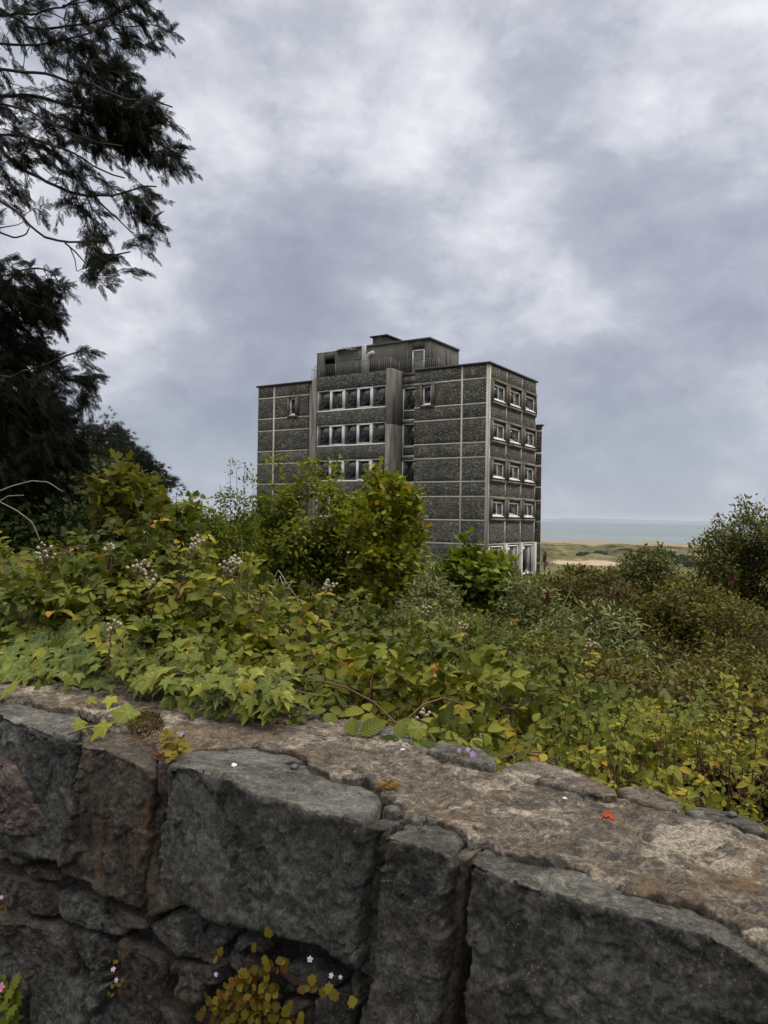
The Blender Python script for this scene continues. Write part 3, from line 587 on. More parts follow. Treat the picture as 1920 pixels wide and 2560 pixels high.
# ---------------------------------------------------------------- the tower block
# local axes of the building: x runs back along its right-hand face, y runs left along its front, z up
bld = empty('tower_block', (CORNER[0], CORNER[1], -7.0), C_ANG)
tag(bld, 'dark concrete tower block with pebbled panels and rows of small windows, standing beyond the trees', 'building')
BX = np.array([math.cos(C_ANG), math.sin(C_ANG), 0]); BY = np.array([-math.sin(C_ANG), math.cos(C_ANG), 0]); Z0 = 7.0   # local z of eye level
def onf(x, y, off=0.):                    # photo pixel -> (left, z) on a plane parallel to the front, off metres back
    r = ray(x, y); k = ((CORNER+BX*off)@BX)/(r@BX); P = r*k-CORNER; return P@BY, P[2]+Z0
def onr(x, y, off=0.):                    # photo pixel -> (back, z) on a plane parallel to the right face
    r = ray(x, y); k = ((CORNER+BY*off)@BY)/(r@BY); P = r*k-CORNER; return P@BX, P[2]+Z0
def agg_mat():
    m, t = material('pebbled_panel'); co = objco(t)
    vo = t.new('ShaderNodeTexVoronoi'); vo.inputs['Scale'].default_value = 8.5; vo.inputs['Randomness'].default_value = 1
    wob = t.new('ShaderNodeVectorMath', operation='ADD'); nn = t.new('ShaderNodeTexNoise'); nn.inputs['Scale'].default_value = 9; t.link(co, nn.inputs['Vector'])
    sc_ = t.new('ShaderNodeVectorMath', operation='SCALE'); t.link(nn.outputs['Color'], sc_.inputs[0]); sc_.inputs['Scale'].default_value = .12
    t.link(t.mapping(co, scale=(1, 1, 1.25)), wob.inputs[0]); t.link(sc_.outputs[0], wob.inputs[1]); t.link(wob.outputs[0], vo.inputs['Vector'])
    cs = t.new('ShaderNodeSeparateColor'); t.link(vo.outputs['Color'], cs.inputs[0])
    c = t.ramp(cs.outputs[0], [(.0, (.12, .116, .092)), (.5, (.19, .182, .146)), (.85, (.265, .253, .206)), (.97, (.46, .44, .36))])
    gap = t.ramp(vo.outputs['Distance'], [(.28, 0.), (.62, 1.)]); c = t.mix(t.math('MULTIPLY', gap, .6), c, (.055, .05, .04))
    big = t.noise(co, .45, 5, .6); c = t.mix(t.ramp(big, [(.4, 0.), (.62, .5)]), c, t.mix(.5, c, (.035, .038, .026)))
    at = t.new('ShaderNodeAttribute', attribute_name='tint'); st_ = t.noise(t.mapping(co, scale=(1.2, 1.2, .12)), 1.7, 6, .6, .2)
    c = t.mix(t.math('MULTIPLY', at.outputs['Fac'], .42), c, t.mix(1., c, (.45, .45, .43), 'MULTIPLY')); c = t.mix(t.ramp(st_, [(.5, 0.), (.66, .5)]), c, t.mix(1., c, (.42, .43, .38), 'MULTIPLY')); c = t.mix(t.ramp(st_, [(.3, .35), (.42, 0.)]), c, t.mix(1., c, (1.5, 1.45, 1.3), 'MULTIPLY'))
    setc(t, c); t.b.inputs['Roughness'].default_value = .85; h = t.math('MULTIPLY', vo.outputs['Distance'], -1.); h2 = t.math('ADD', h, t.math('MULTIPLY', cs.outputs[1], .5))
    bump(t, h2, .06, .9); return m
AGG = agg_mat()
def conc_mat(name, c1, c2, stain, streak=1., amt=.6, brt=1.):
    m, t = material(name); co = objco(t); n1 = t.noise(co, 1.3, 7, .6); n2 = t.noise(t.mapping(co, scale=(1.5, 1.5, .22)), 1.6, 6, .55, .3); n3 = t.noise(co, 26, 5, .7)
    c = t.mix(n1, c1, c2); c = t.mix(t.math('MULTIPLY', t.ramp(n2, [(.42, 0.), (.64, 1.)]), amt*streak), c, stain)
    c = t.mix(t.math('MULTIPLY', t.ramp(n3, [(.5, 0.), (.7, 1.)]), .35), c, tuple(x*.5 for x in c1)); setc(t, c); t.b.inputs['Roughness'].default_value = .85
    bump(t, n3, .01); return m
CONC = conc_mat('rib_concrete', (.46, .435, .38), (.66, .62, .54), (.30, .19, .11), .7, .5)
CONCD = conc_mat('stained_concrete', (.19, .175, .15), (.30, .28, .24), (.06, .055, .048), 1., .75)
SURR = conc_mat('window_box_concrete', (.17, .145, .11), (.28, .24, .185), (.10, .065, .04), 1., .6)
SPAN = conc_mat('grey_sheet', (.10, .098, .084), (.13, .126, .108), (.04, .038, .034), .6, .5)
PENT = conc_mat('penthouse_cladding', (.088, .083, .07), (.12, .113, .095), (.055, .05, .043), .8, .6)
DARKIN = plain('dark_interior', (.02, .019, .018), .9, .5, 1.5)
WHITE = plain('white_frame', (.88, .87, .83), .5, .12, 5)
CURT = plain('pale_curtain', (.62, .62, .58), .9, .2, 4)
CURTD = plain('drab_curtain', (.085, .082, .075), .9, .3, 3)
FLASH = plain('roof_flashing', (.05, .05, .048), .6, .2, 2)
RAILM = plain('rail_metal', (.17, .165, .15), .6, .2, 5, .3)
PIPE = plain('galvanised_pipe', (.50, .50, .47), .6, .2, 4)
LOUV = plain('louvre', (.30, .30, .28), .6, .2, 5)
GRN = plain('green_paint', (.22, .42, .10), .6, .2, 8); WHT = plain('white_paint', (.45, .45, .43), .7, .2, 8)
def glass_mat():
    m, t = material('window_glass'); t.b.inputs['Base Color'].default_value = (.02, .02, .02, 1); t.b.inputs['Roughness'].default_value = .04
    gl = t.new('ShaderNodeBsdfGlossy'); gl.inputs['Roughness'].default_value = .03; gl.inputs[0].default_value = (.8, .8, .8, 1)
    tr = t.new('ShaderNodeBsdfTransparent'); n = t.noise(objco(t), 1.1, 4)
    tr.inputs[0].default_value = (.80, .81, .80, 1); fr = t.new('ShaderNodeFresnel'); fr.inputs[0].default_value = 1.5
    f = t.math('MULTIPLY', fr.outputs[0], 1.3, clamp=True); ms = t.new('ShaderNodeMixShader'); t.link(f, ms.inputs[0]); t.link(tr.outputs[0], ms.inputs[1]); t.link(gl.outputs[0], ms.inputs[2])
    df = t.new('ShaderNodeBsdfDiffuse'); df.inputs[0].default_value = (.14, .135, .125, 1); m2 = t.new('ShaderNodeMixShader'); t.link(t.ramp(n, [(.42, .03), (.68, .3)]), m2.inputs[0])   # grime
    t.link(ms.outputs[0], m2.inputs[1]); t.link(df.outputs[0], m2.inputs[2]); t.link(m2.outputs[0], t.out.inputs[0]); return m
GLASS = glass_mat()
ZT = Z0+10.15
LV = []                                    # (window row top, window row foot), storey by storey
for k in range(4): LV.append((Z0+9.22-2.585*k, Z0+7.58-2.56*k))
A_R, A_P0, A_P1, A_BAY, A_PL, A_END = 5.6, 7.45, 7.92, 14.15, 14.6, 20.05   # front: right block | slot | pillar | window bay | pillar | left wing
B_END = 8.05
pan = MB(); rib = MB(); rg = np.random.default_rng(3)
def panel(x0, x1, y0, y1, z0, z1, axis):
    """one pebbled panel with an uneven face; axis 'f' front face (looks to -x), 'r' right face (looks to -y)"""
    if z1-z0 < .1: return
    u0, u1 = (y0, y1) if axis == 'f' else (x0, x1); nu, nv = max(3, int((u1-u0)/.16)), max(3, int((z1-z0)/.16))
    u = np.linspace(u0, u1, nu); v = np.linspace(z0, z1, nv); U, Vv = np.meshgrid(u, v)
    D = -.10+.045*vnoise(np.stack([U*5, Vv*5, np.full_like(U, 3 if axis == 'f' else 9)], -1), 6)
    ed = (U < u0+.02) | (U > u1-.02) | (Vv < z0+.02) | (Vv > z1-.02); D2 = np.where(ed, -.03, D)
    P = np.stack([D2+x0, U, Vv], -1) if axis == 'f' else np.stack([U, D2+y0, Vv], -1)
    Q = gridq(nv, nu); pan.add(P.reshape(-1, 3), Q if axis == 'r' else Q[:, ::-1], tint=rg.random())
def rows_front(y0, y1, x=0., zb=Z0-1.67, hole=None):
    zs = [(LV[0][0]+.07, ZT-.03)]
    for k, (a, b) in enumerate(LV):
        zs.append((b+.07, a-.07)); nxt = LV[k+1][0] if k < 3 else Z0-1.67
        zs.append((nxt+.07, b-.07))
    zs.append((Z0-4.1, Z0-1.74)); zs.append((.3, Z0-4.25))
    for k, (a, b) in enumerate(zs):
        if hole and k == 1: panel(x, x, y0, hole[0], a, b, 'f'); panel(x, x, hole[1], y1, a, b, 'f')
        elif hole and len(hole) > 2 and k == hole[2]: pass
        else: panel(x, x, y0, y1, a, b, 'f')
rows_front(.16, 1.86, hole=None)
rows_front(1.99, A_R-.02, hole=(3.95, 5.2))
keep, pan = pan, MB(); rows_front(A_PL+.35, 18.28, hole=(15.85, 17.0)); rows_front(18.43, A_END-.03); pan_l, pan = pan, keep; ribl = MB()
# ribs of the front
for y0, y1 in ((0, .15), (1.86, 1.99), (18.28, 18.43)): (rib if y0 < 9 else ribl).box(-.055, .1, y0, y1, .2, ZT-.02)
for a, b in ((0., A_R), (A_PL+.32, A_END)):
    for za, zb in LV+[(Z0-1.67, Z0-4.17)]:
        for z in (za, zb): (rib if a < 9 else ribl).box(-.048, .09, a+.15 if a == 0 else a, b, z-.06, z+.06)
# right face
BR = [.12, 2.76, 5.40, B_END]
for i in range(3):
    x0, x1 = BR[i]+.07, BR[i+1]-.07 if i < 2 else BR[i+1]-.12
    panel(x0, x1, 0, 0, LV[0][0]+.07, ZT-.03, 'r')
    for k in range(4):
        nxt = LV[k+1][0] if k < 3 else Z0-1.67; panel(x0, x1, 0, 0, nxt+.06, LV[k][1]-.07, 'r')
    panel(x0, x1, 0, 0, .2, 1.2, 'r')
for i in range(1, 4):
    x = BR[i]; w = .12 if i < 3 else .14; xx = x if i < 3 else x-.07
    zs = [(LV[0][0], ZT-.02)]+[(LV[k+1][0] if k < 3 else Z0-1.67, LV[k][1]) for k in range(4)]
    for a, b in zs: rib.box(xx-w/2, xx+w/2, -.06, .1, a+.05, b-.05)
    rib.box(xx-.16, xx+.12, -.22, .1, .2, Z0-1.62)
rib.box(.001, .2, -.06, .0, .2, ZT-.03)
for k in range(4):
    for z in LV[k]: rib.box(.2, B_END, -.05, .09, z-.055, z+.055)
rib.box(.2, B_END, -.05, .09, Z0-1.73, Z0-1.61)
pan.build('pebbled_wall', AGG, bld); rib.build('concrete_ribs', CONC, bld); pan_l.build('left_pebbled_wall', AGG, bld); ribl.build('left_concrete_ribs', CONC, bld)
# inner walls and floors seen through the glass, and the plain outer shell at back and left
sh = MB()
sh.box(.9, B_END-.1, 1.2, A_R-.3, 0, ZT-.3); sh.box(B_END-.05, B_END+.2, .1, 5, 0, ZT-.05); sh.box(1.6, 12, A_R-.31, 7.9, 0, ZT-.2); sh.box(1.9, 12., 7.9, A_BAY, 0, ZT+.05); sh.box(.9, 12, A_BAY, A_END-.05, 0, ZT-.25)
sh.box(.09, .12, 0.05, 3.9, 0, ZT-.1); sh.box(.09, .12, 3.9, 5.55, 0, LV[0][1]-.05); sh.box(.09, .12, 3.9, 5.55, LV[0][0]+.05, ZT-.1); sh.box(.09, .12, 5.2, 5.55, LV[0][1]-.06, LV[0][0]+.06); sh.box(.09, .12, 3.85, 3.95, LV[0][1]-.06, LV[0][0]+.06)
sh.box(.09, .12, A_PL, 15.85, 0, ZT-.1); sh.box(.09, .12, 17.0, A_END-.02, 0, ZT-.1); sh.box(.09, .12, 15.84, 17.01, LV[0][0]+.02, ZT-.1); sh.box(.09, .12, 15.84, 17.01, 0, LV[0][1]-.02)
sh.box(.1, 12., A_END-.06, A_END-.03, 0, ZT-.1)
sh.box(.1, .9, .3, A_R-.2, ZT-.25, ZT-.22); sh.box(.12, 1.9, A_P1, A_BAY, ZT-.1, ZT+.1)
for k in range(5):
    zf = Z0+7.1-2.585*k; sh.box(.13, 1.9, A_P1, A_BAY, zf, zf+.2); sh.box(.13, .9, .1, A_R, zf-.1, zf+.1); sh.box(.15, B_END, .13, 1.2, zf-.1, zf+.1)
for x in BR[1:3]: sh.box(x-.05, x+.05, .13, 1.2, 0, ZT-.3)
for z0, z1 in [(LV[0][0], ZT-.05)]+[(LV[k+1][0] if k < 3 else Z0-1.67, LV[k][1]) for k in range(4)]: sh.box(.12, B_END, .09, .12, z0, z1)
sh.build('inner_walls', DARKIN, bld)
fl = MB()
def coping(x0, x1, y0, y1, z, t=.12, o=.14):
    fl.box(x0-o, x1+.1, y0-o, y1+o, z, z+t)
fl.box(-.16, B_END+.14, -.16, A_R, ZT, ZT+.13, .02); fl.box(B_END+.14, 12., A_R-.5, A_R, ZT, ZT+.13, .02); fl.box(-.16, 12., A_PL+.02, A_END+.14, ZT, ZT+.13, .02)
fl.box(1.3, 12., A_R, A_P0, ZT+.02, ZT+.22); fl.box(-.02, 12., A_P1, A_PL+.02, ZT+.02, ZT+.22); fl.build('roof_edge', FLASH, bld)
# lower wing behind the right-hand side
lw = MB(); zt = Z0+7.0
keep, pan = pan, lw
for za, zb in ((zt-.02, Z0+6.7), (Z0+6.58, Z0+5.05), (Z0+4.93, Z0+4.1), (Z0+3.98, Z0+2.5), (Z0+2.4, Z0+1.5), (Z0+1.4, Z0-.05), (Z0-.15, Z0-1.65), (Z0-1.75, Z0-3.1), (Z0-3.25, .1)): panel(8.5, 8.5, -.36, 1., zb, za, 'f')
pan = keep; lw.build('rear_wing_panels', AGG, bld)
l2 = MB(); l2.box(8.48, 8.62, -.33, 5, 0, zt-.02); l2.build('rear_wing_wall', CONC, bld); l3 = MB(); l3.box(8.36, 8.75, -.42, 5, zt-.02, zt+.1); l3.build('rear_wing_roof', FLASH, bld)

def frame_box(m, y0, y1, z0, z1, x0, x1, w, axis='f'):
    """a rectangular frame of four butted bars"""
    def bx(a, b, c, d): m.box(x0, x1, a, b, c, d) if axis == 'f' else m.box(a, b, x0, x1, c, d)
    bx(y0, y1, z0, z0+w); bx(y0, y1, z1-w, z1); bx(y0, y0+w, z0+w, z1-w); bx(y1-w, y1, z0+w, z1-w)
def box_window(u0, u1, z0, z1, axis, tilt=False, curtain=.5, win=None):
    """a small window deep in a projecting concrete box; axis as for panels"""
    s = MB(); w = .13
    frame_box(s, u0, u1, z0, z1, -.21, .02, w, axis)
    for (a, b, c, d) in ((u0-.08, u1+.08, z0-.05, z0), (u0-.08, u1+.08, z1, z1+.05), (u0-.08, u0, z0, z1), (u1, u1+.08, z0, z1)):
        s.box(-.13, .02, a, b, c, d) if axis == 'f' else s.box(a, b, -.13, .02, c, d)
    so_ = s.build('window_surround', SURR, bld)
    a, b, c, d = u0+w, u1-w, z0+w, z1-w
    if win: a2, b2, c2, d2 = win
    else: a2, b2, c2, d2 = a, b, c, d
    f = MB(); frame_box(f, a2, b2, c2, d2, -.05, .05, .115, axis)
    if axis == 'r' and not tilt:
        mid = a2+(b2-a2)*.52; f.box(mid-.03, mid+.03, -.02, .05, c2+.07, d2-.07)
    fo = f.build('window_frame', WHITE, so_)
    if win:
        q = MB(); a, b, c, d = a-.001, b+.001, c-.001, d+.001
        for (e, g, h, i2) in ((a, a2, c, d), (b2, b, c, d), (a2, b2, c, c2), (a2, b2, d2, d)):
            if g-e > .01 and i2-h > .01: q.box(.0, .05, e, g, h, i2) if axis == 'f' else q.box(e, g, .0, .05, h, i2)
        q.build('reveal', SURR, so_)
    si = MB(); si.box(-.16, -.052, a2-.02, b2+.02, c2-.05, c2+.03) if axis == 'f' else si.box(a2-.02, b2+.02, -.16, -.052, c2-.05, c2+.03); si.build('sill', WHITE, so_)
    g = MB(); 
    if axis == 'f': g.box(.02, .028, a2+.05, b2-.05, c2+.05, d2-.05)
    else: g.box(a2+.05, b2-.05, .02, .028, c2+.05, d2-.05)
    g.build('glass', GLASS, so_)
    if tilt:                                # a sash tilted inward at the top
        h = d2-c2-.16; k = MB(); L = b2-a2-.16; frame_box(k, -L/2, L/2, 0, h, -.03, .03, .06, axis)
        sa = k.build('open_sash', WHITE, so_)
        if axis == 'f': sa.location = (-.02, (a2+b2)/2, c2+.08); sa.rotation_euler = (0, R_(15), 0)
        else: sa.location = ((a2+b2)/2, -.04, c2+.08); sa.rotation_euler = (R_(-14), R_(9), 0)
    if curtain > 0:
        cu = MB(); n = 14; uu = np.linspace(a2+.05, a2+(b2-a2)*curtain, n); wv = .055+.008*np.sin(np.arange(n)*1.7)
        P = np.array([[(w_, u_, z) if axis == 'f' else (u_, w_, z) for u_, w_ in zip(uu, wv)] for z in (c2, d2)]); cu.add(P.reshape(-1, 3), gridq(2, n)); cu.build('curtain', CURT, so_)
    return so_
tl = {(0, 2), (1, 1), (3, 1)}
for k in range(4):
    for i in range(3):
        z0, z1 = LV[k][1]+.02, LV[k][0]-.02
        box_window(BR[i]+.16, BR[i+1]-.20, z0, z1, 'r', (k, i) in tl, 0 if (k, i) in tl else .56, (BR[i]+.30, BR[i+1]-.36, z0+.28, z1-.27))
box_window(4.08, 5.06, LV[0][1]+.02, LV[0][0]-.02, 'f', True, 0); box_window(15.98, 16.88, LV[0][1]+.02, LV[0][0]-.02, 'f', True, 0)
# tall lower windows of the right face
for i in range(3):
    x0, x1 = BR[i]+.18, BR[i+1]-.3
    for z0, z1 in ((Z0-3.9, Z0-1.78), (.9, Z0-5.0+.05)):
        f = MB(); frame_box(f, x0, x1, z0, z1, -.04, .06, .08, 'r'); f.box(x0, x1, -.1, -.04, z0-.03, z0+.06); fo = f.build('window_frame', WHITE, bld)
        g = MB(); g.box(x0+.06, x1-.06, .0, .01, z0+.06, z1-.06); g.build('glass', GLASS, fo); c = MB(); c.box(x0+.1, x1-.1, .13, .14, z0+.05, z1-.05); c.build('curtain', CURTD, fo)
    s = MB(); s.box(x0-.05, x1+.05, -.02, .05, Z0-4.95, Z0-3.93); s.build('spandrel', conc_mat('purple_grey_panel', (.16, .145, .145), (.22, .2, .2), (.08, .07, .07)) if i == 0 else bpy.data.materials['purple_grey_panel'], bld)
# the slot with narrow windows between right block and pillar
for k in range(5):
    z1, z0 = Z0+9.35-2.6*k, Z0+6.98-2.6*k
    f = MB(); y0, y1 = 6.0, 7.42; frame_box(f, y0, y1, z0, z1, 1.38, 1.46, .085); f.box(1.38, 1.46, y0+.085, y1-.085, z0+.66, z0+.75); fo = f.build('window_frame', WHITE, bld)
    g = MB(); g.box(1.42, 1.43, y0+.06, y1-.06, z0+.74, z1-.06); g.build('glass', GLASS, fo); p = MB(); p.box(1.42, 1.44, y0+.06, y1-.06, z0+.06, z0+.68); p.build('lower_panel', SPAN, fo)
    c = MB(); c.box(1.5, 1.52, y0+.1, y1-.35, z0+.74, z1-.1); c.build('curtain', CURTD, fo)
    if k in (1, 2):
        q = MB(); frame_box(q, -.62, .62, 0, z1-z0-.9, -.03, .03, .05); sa = q.build('open_sash', WHITE, fo); sa.location = (1.4, (y0+y1)/2, z0+.76); sa.rotation_euler = (0, R_(7), 0)
sl_ = MB()
for k in range(6): sl_.box(1.36, 1.6, A_R, A_P0, Z0+9.35-2.6*k, Z0+9.58-2.6*k)
sl_.box(1.36, 1.7, A_R, A_P0, Z0+9.58, ZT+.02); sl_.box(1.36, 1.6, A_R, 6.0, 0, Z0+9.34); sl_.build('slot_wall', CONCD, bld)
pl = MB(); pl.box(-.12, 1.6, A_P0, A_P1, .1, Z0+6.62); pl.box(-.12, 1.6, A_P0, A_P1, Z0+6.65, ZT+.40, .03); pl.build('pillar', CONCD, bld)
pl = MB(); pl.box(-.10, 1.2, A_BAY, A_PL, .1, ZT+.2, .02); pl.build('pillar', CONCD, bld)
pl = MB(); pl.box(.02, .1, A_PL, A_PL+.3, .1, ZT-.05); pl.build('joint_strip', CONCD, bld)
# window bay: pebbled bands with ribbons of five windows
bay = MB(); keep, pan = pan, bay
tops = [Z0+9.37-2.61*k for k in range(6)]; bots = [z-1.47 for z in tops]
panel(0, 0, A_P1+.02, A_BAY-.02, tops[0]+.1, ZT+.30, 'f')
for k in range(5): panel(0, 0, A_P1+.02, A_BAY-.02, tops[k+1]+.1, bots[k]-.1, 'f')
pan = keep; bay.build('bay_bands', AGG, bld)
bb = MB(); bb.box(.06, .2, A_P1, A_BAY, tops[0]+.06, ZT+.3)
for k in range(5): bb.box(.06, .2, A_P1, A_BAY, tops[k+1]+.06, bots[k]-.06)
bb.build('bay_backing', CONCD, bld)
nw = 5; ww = (A_BAY-A_P1-.06)/nw
for k in range(5):
    for j in range(nw):                    # j = 0 is the rightmost pane
        y0 = A_P1+.03+j*ww; y1 = y0+ww-.005; th = .13 if j in (1, 3) else .065
        f = MB(); frame_box(f, y0, y1, bots[k]-.05, tops[k]+.04, .02, .12, .065)
        if j in (1, 3): frame_box(f, y0+.066, y1-.066, bots[k]+.016, tops[k]-.026, .0, .08, .075)
        fo = f.build('window_frame', WHITE, bld); g = MB(); g.box(.06, .068, y0+.05, y1-.05, bots[k], tops[k]); g.build('glass', GLASS, fo)
        if (k, j) in ((0, 2), (0, 0), (0, 1), (2, 0), (0, 4), (1, 4), (1, 0), (2, 2), (2, 4)):
            n = 30; yy = np.linspace(y0+.06, y1-.1-(.5 if (k, j) == (0, 0) else 0), n); wv = .35+.04*np.sin(np.arange(n)*1.3)
            P = np.array([[(w_, u_, z) for u_, w_ in zip(yy, wv)] for z in (bots[k], tops[k])]); c = MB(); c.add(P.reshape(-1, 3), gridq(2, n)); c.build('curtain', CURTD, fo)
        if (k, j) == (0, 3):               # a face sprayed in green on the glass
            gq = MB(); cy, cz = (y0+y1)/2, (bots[k]+tops[k])/2-.05
            for ln in ([(-.3, .38), (-.2, .22), (.0, .2), (.18, .22), (.3, .4), (.27, .05), (.1, -.38), (-.12, -.4), (-.27, -.05), (-.3, .38)], [(-.16, .08), (-.05, .02)], [(.06, .02), (.18, .1)], [(-.08, -.16), (.1, -.15)], [(-.28, -.15), (-.44, -.4)], [(.3, .3), (.42, .42)], [(-.1, .14), (-.02, .1), (.1, .15)], [(.0, -.02), (-.02, -.08)]):
                gq.tube([(.05, cy+a, cz+b) for a, b in ln], .016, 4)
            gq.build('sprayed_face', GRN, fo)
        if (k, j) == (0, 0):               # small white scrawl
            gq = MB(); cy, cz = (y0+y1)/2, (bots[k]+tops[k])/2-.15
            for ln in ([(.34, -.12), (.3, .1), (.24, -.02), (.18, .12), (.14, -.1)], [(.02, -.12), (.04, .1), (-.06, .1), (-.06, 0), (.03, -.02)], [(-.12, 0), (-.16, .1), (-.24, .08), (-.24, -.06), (-.16, -.1), (-.12, 0)], [(-.1, -.12), (-.28, .14)], [(-.33, -.1), (-.35, -.1)]):
                gq.tube([(.05, cy+a, cz+b) for a, b in ln], .012, 4)
            gq.build('white_scrawl', WHT, fo)
    si = MB(); si.box(-.04, .03, A_P1+.03, A_BAY-.03, bots[k]-.09, bots[k]-.02); si.build('sill', WHITE, bld)
# staircase behind the second row
st = MB(); st.tube([(1.1, 8.1, bots[1]-.4), (1.1, 9.7, bots[1]+1.1), (1.1, 11.0, bots[1]+1.3)], .03, 4); st.tube([(1.1, 8.1, bots[1]-.1), (1.1, 9.7, bots[1]+1.4)], .03, 4); st.build('stair_rail', CURT, bld)
# ---- roof-top storey
PB, PA0, PA1, PBE = 2.2, 5.75, 15.95, 6.6; PZ = Z0+12.83
ph = MB()
dy0, dz0 = onf(620+1590/3.6065, 820+400/3.6065, PB); dy1, dz1 = onf(620+1480/3.6065, 820+190/3.6065, PB)      # louvred door
oy0, _ = onf(620+778/3.6065, 1000, PB); oy1, oz1 = onf(620+690/3.6065, 820+285/3.6065, PB)                       # dark opening
zb = ZT+.2
ph.box(PB, PB+.15, PA0, dy0, zb, PZ); ph.box(PB, PB+.15, dy0, dy1, dz1, PZ); ph.box(PB, PB+.15, dy1, oy0, zb, PZ); ph.box(PB, PB+.15, oy0, oy1, oz1, PZ); ph.box(PB, PB+.15, oy1, PA1, zb, PZ)
ph.box(PB+.15, PBE, PA0, PA0+.15, zb, PZ); ph.box(PB+.15, PBE, PA1-.15, PA1, zb, PZ); ph.box(PBE, PBE+.15, PA0, PA1, zb, PZ); ph.box(PB+1.5, PB+1.6, PA0+.2, PA1-.2, zb, PZ-.1)
ph.build('penthouse_walls', PENT, bld)
j = MB()
for y in np.arange(PA0+1.15, PA1, 1.3):
    if dy0-.1 < y < dy1+.1 or oy0-.1 < y < oy1+.1: continue
    j.box(PB-.015, PB, y-.012, y+.012, zb, PZ-.1)
for x in np.arange(PB+1.1, PBE, 1.1): j.box(x-.012, x+.012, PA0-.015, PA0, zb, PZ-.1)
j.build('cladding_joints', SPAN, bld)
pr = MB(); pr.box(PB-.1, PBE+.1, PA0-.1, PA1-3.1, PZ, PZ+.16, .02); pr.box(PB, PBE+.1, PA1-3.1, PA1+.05, PZ-.02, PZ+.06, .02); pr.build('penthouse_roof', FLASH, bld)
lf = MB(); n = 16; yy = np.linspace(PA1-3.9, PA1-1.9, n); zz = PZ+.02+.13*np.sin(np.linspace(0, 2.6, n))**2+.03*np.sin(np.arange(n)*1.9); xx = np.linspace(PB-.3, PB+1.2, 6)
P = np.array([[(x, y, z+.08*math.sin(k_*1.3)-.12*(k_ == 0)) for y, z in zip(yy, zz)] for k_, x in enumerate(xx)]); lf.add(P.reshape(-1, 3), gridq(6, n)); lf.build('torn_roof_felt', FLASH, bld)
d = MB(); frame_box(d, dy0+.02, dy1-.02, ZT+.2, dz1-.1, PB+.02, PB+.1, .07); dr = d.build('roof_door', WHITE, bld)
d = MB(); zlo = ZT+.2+(dz1-ZT-.3)*.22; zz_ = np.arange(zlo+.05, dz1-.2, .09)
for z in zz_: d.box(PB+.05, PB+.09, dy0+.1, dy1-.1, z, z+.06)
d.build('louvre', LOUV, dr); d = MB(); d.box(PB+.06, PB+.08, dy0+.09, dy1-.09, ZT+.5, zlo); d.build('door_panel', WHITE, dr)
v0, vz0 = onf(620+1015/3.6065, 820+275/3.6065, PB); v1, vz1 = onf(620+960/3.6065, 820+225/3.6065, PB)
d = MB(); frame_box(d, v0, v1, vz0, vz1, PB-.05, PB, .05)
for z in np.arange(vz0+.08, vz1-.05, .12): d.box(PB-.04, PB-.0, v0+.05, v1-.05, z, z+.05)
d.build('wall_vent', LOUV, bld)
sd = MB(); u0, w0 = onr(960+610/3.95, 820+350/3.95, PA0); u1, w1 = onr(960+650/3.95, 820+205/3.95, PA0); frame_box(sd, u0, u1, max(w0, zb), w1, PA0-.04, PA0, .05, 'r'); sd.box(u0+.05, u1-.05, PA0-.02, PA0, zb, w1-.05); sd.build('side_door', SPAN, bld)
# flues
def pipe(pts, rad, name='flue_pipe'):
    p = MB(); p.tube(pts, rad, 14); return p.build(name, PIPE, bld, smooth=True)
y_, zt_ = onf(620+1047/3.6065, 820+150/3.6065, 1.75); pipe([(1.75, y_, ZT+.2), (1.75, y_, zt_-.05), (1.75, y_, zt_)], [.17, .17, .13])
y_, zt_ = onf(620+1075/3.6065, 820+232/3.6065, 1.6); yb_, _ = onf(620+1130/3.6065, 820+235/3.6065, 1.6)
pipe([(1.6, y_, ZT+.2), (1.6, y_, zt_-.55), (1.6, y_-.05, zt_-.3), (1.6, y_-.2, zt_-.1), (1.6, y_-.45, zt_-.02), (1.6, yb_, zt_-.02)], .185)
# chimney block on the roof
cy, cz = onf(620+1245/3.6065, 820+90/3.6065, 3.4); c0, _ = onf(620+1125/3.6065, 820+100/3.6065, 3.4)
c = MB(); c.box(3.4, 5.4, cy, c0, PZ+.1, PZ+1.02); ch = c.build('roof_stack', PENT, bld); c = MB(); c.box(3.22, 5.6, cy-.2, c0+.2, PZ+1.02, PZ+1.12, .02); c.box(4.2, 4.6, cy+.7, cy+1.1, PZ+1.12, PZ+1.3); c.build('stack_cap', FLASH, ch)
# railing
rl = MB()
def rail(p0, p1, h=1.0, n=None):
    p0, p1 = np.array(p0, float), np.array(p1, float); L = np.linalg.norm(p1-p0); n = int(L/.16)
    rl.tube([p0+[0, 0, h], p1+[0, 0, h]], .022, 5); rl.tube([p0+[0, 0, .12], p1+[0, 0, .12]], .016, 4)
    for k in range(n+1):
        q = p0+(p1-p0)*k/n; r = .028 if k % 12 == 0 else .012; rl.tube([q, q+[0, 0, h]], r, 4)
zr = ZT+.22
rail((.25, A_PL, zr), (.25, A_P1-.1, zr)); rail((.25, A_P1-.1, zr), (1.5, A_P1-.1, zr)); rail((1.5, A_P1-.1, zr), (1.5, 4.6, zr-.1)); rail((1.5, 4.6, zr-.1), (2.4, 4.6, zr-.1)); rail((1.2, A_PL+.3, zr-.2), (.25, A_PL+.3, zr-.2)); rl.build('roof_railing', RAILM, bld)
an = MB(); an.tube([(1.9, 7.4, zr), (1.9, 7.4, zr+1.75)], .02, 5); an.tube([(1.9, 7.25, zr+1.5), (1.9, 7.55, zr+1.5)], .02, 4); an.build('aerial', RAILM, bld)

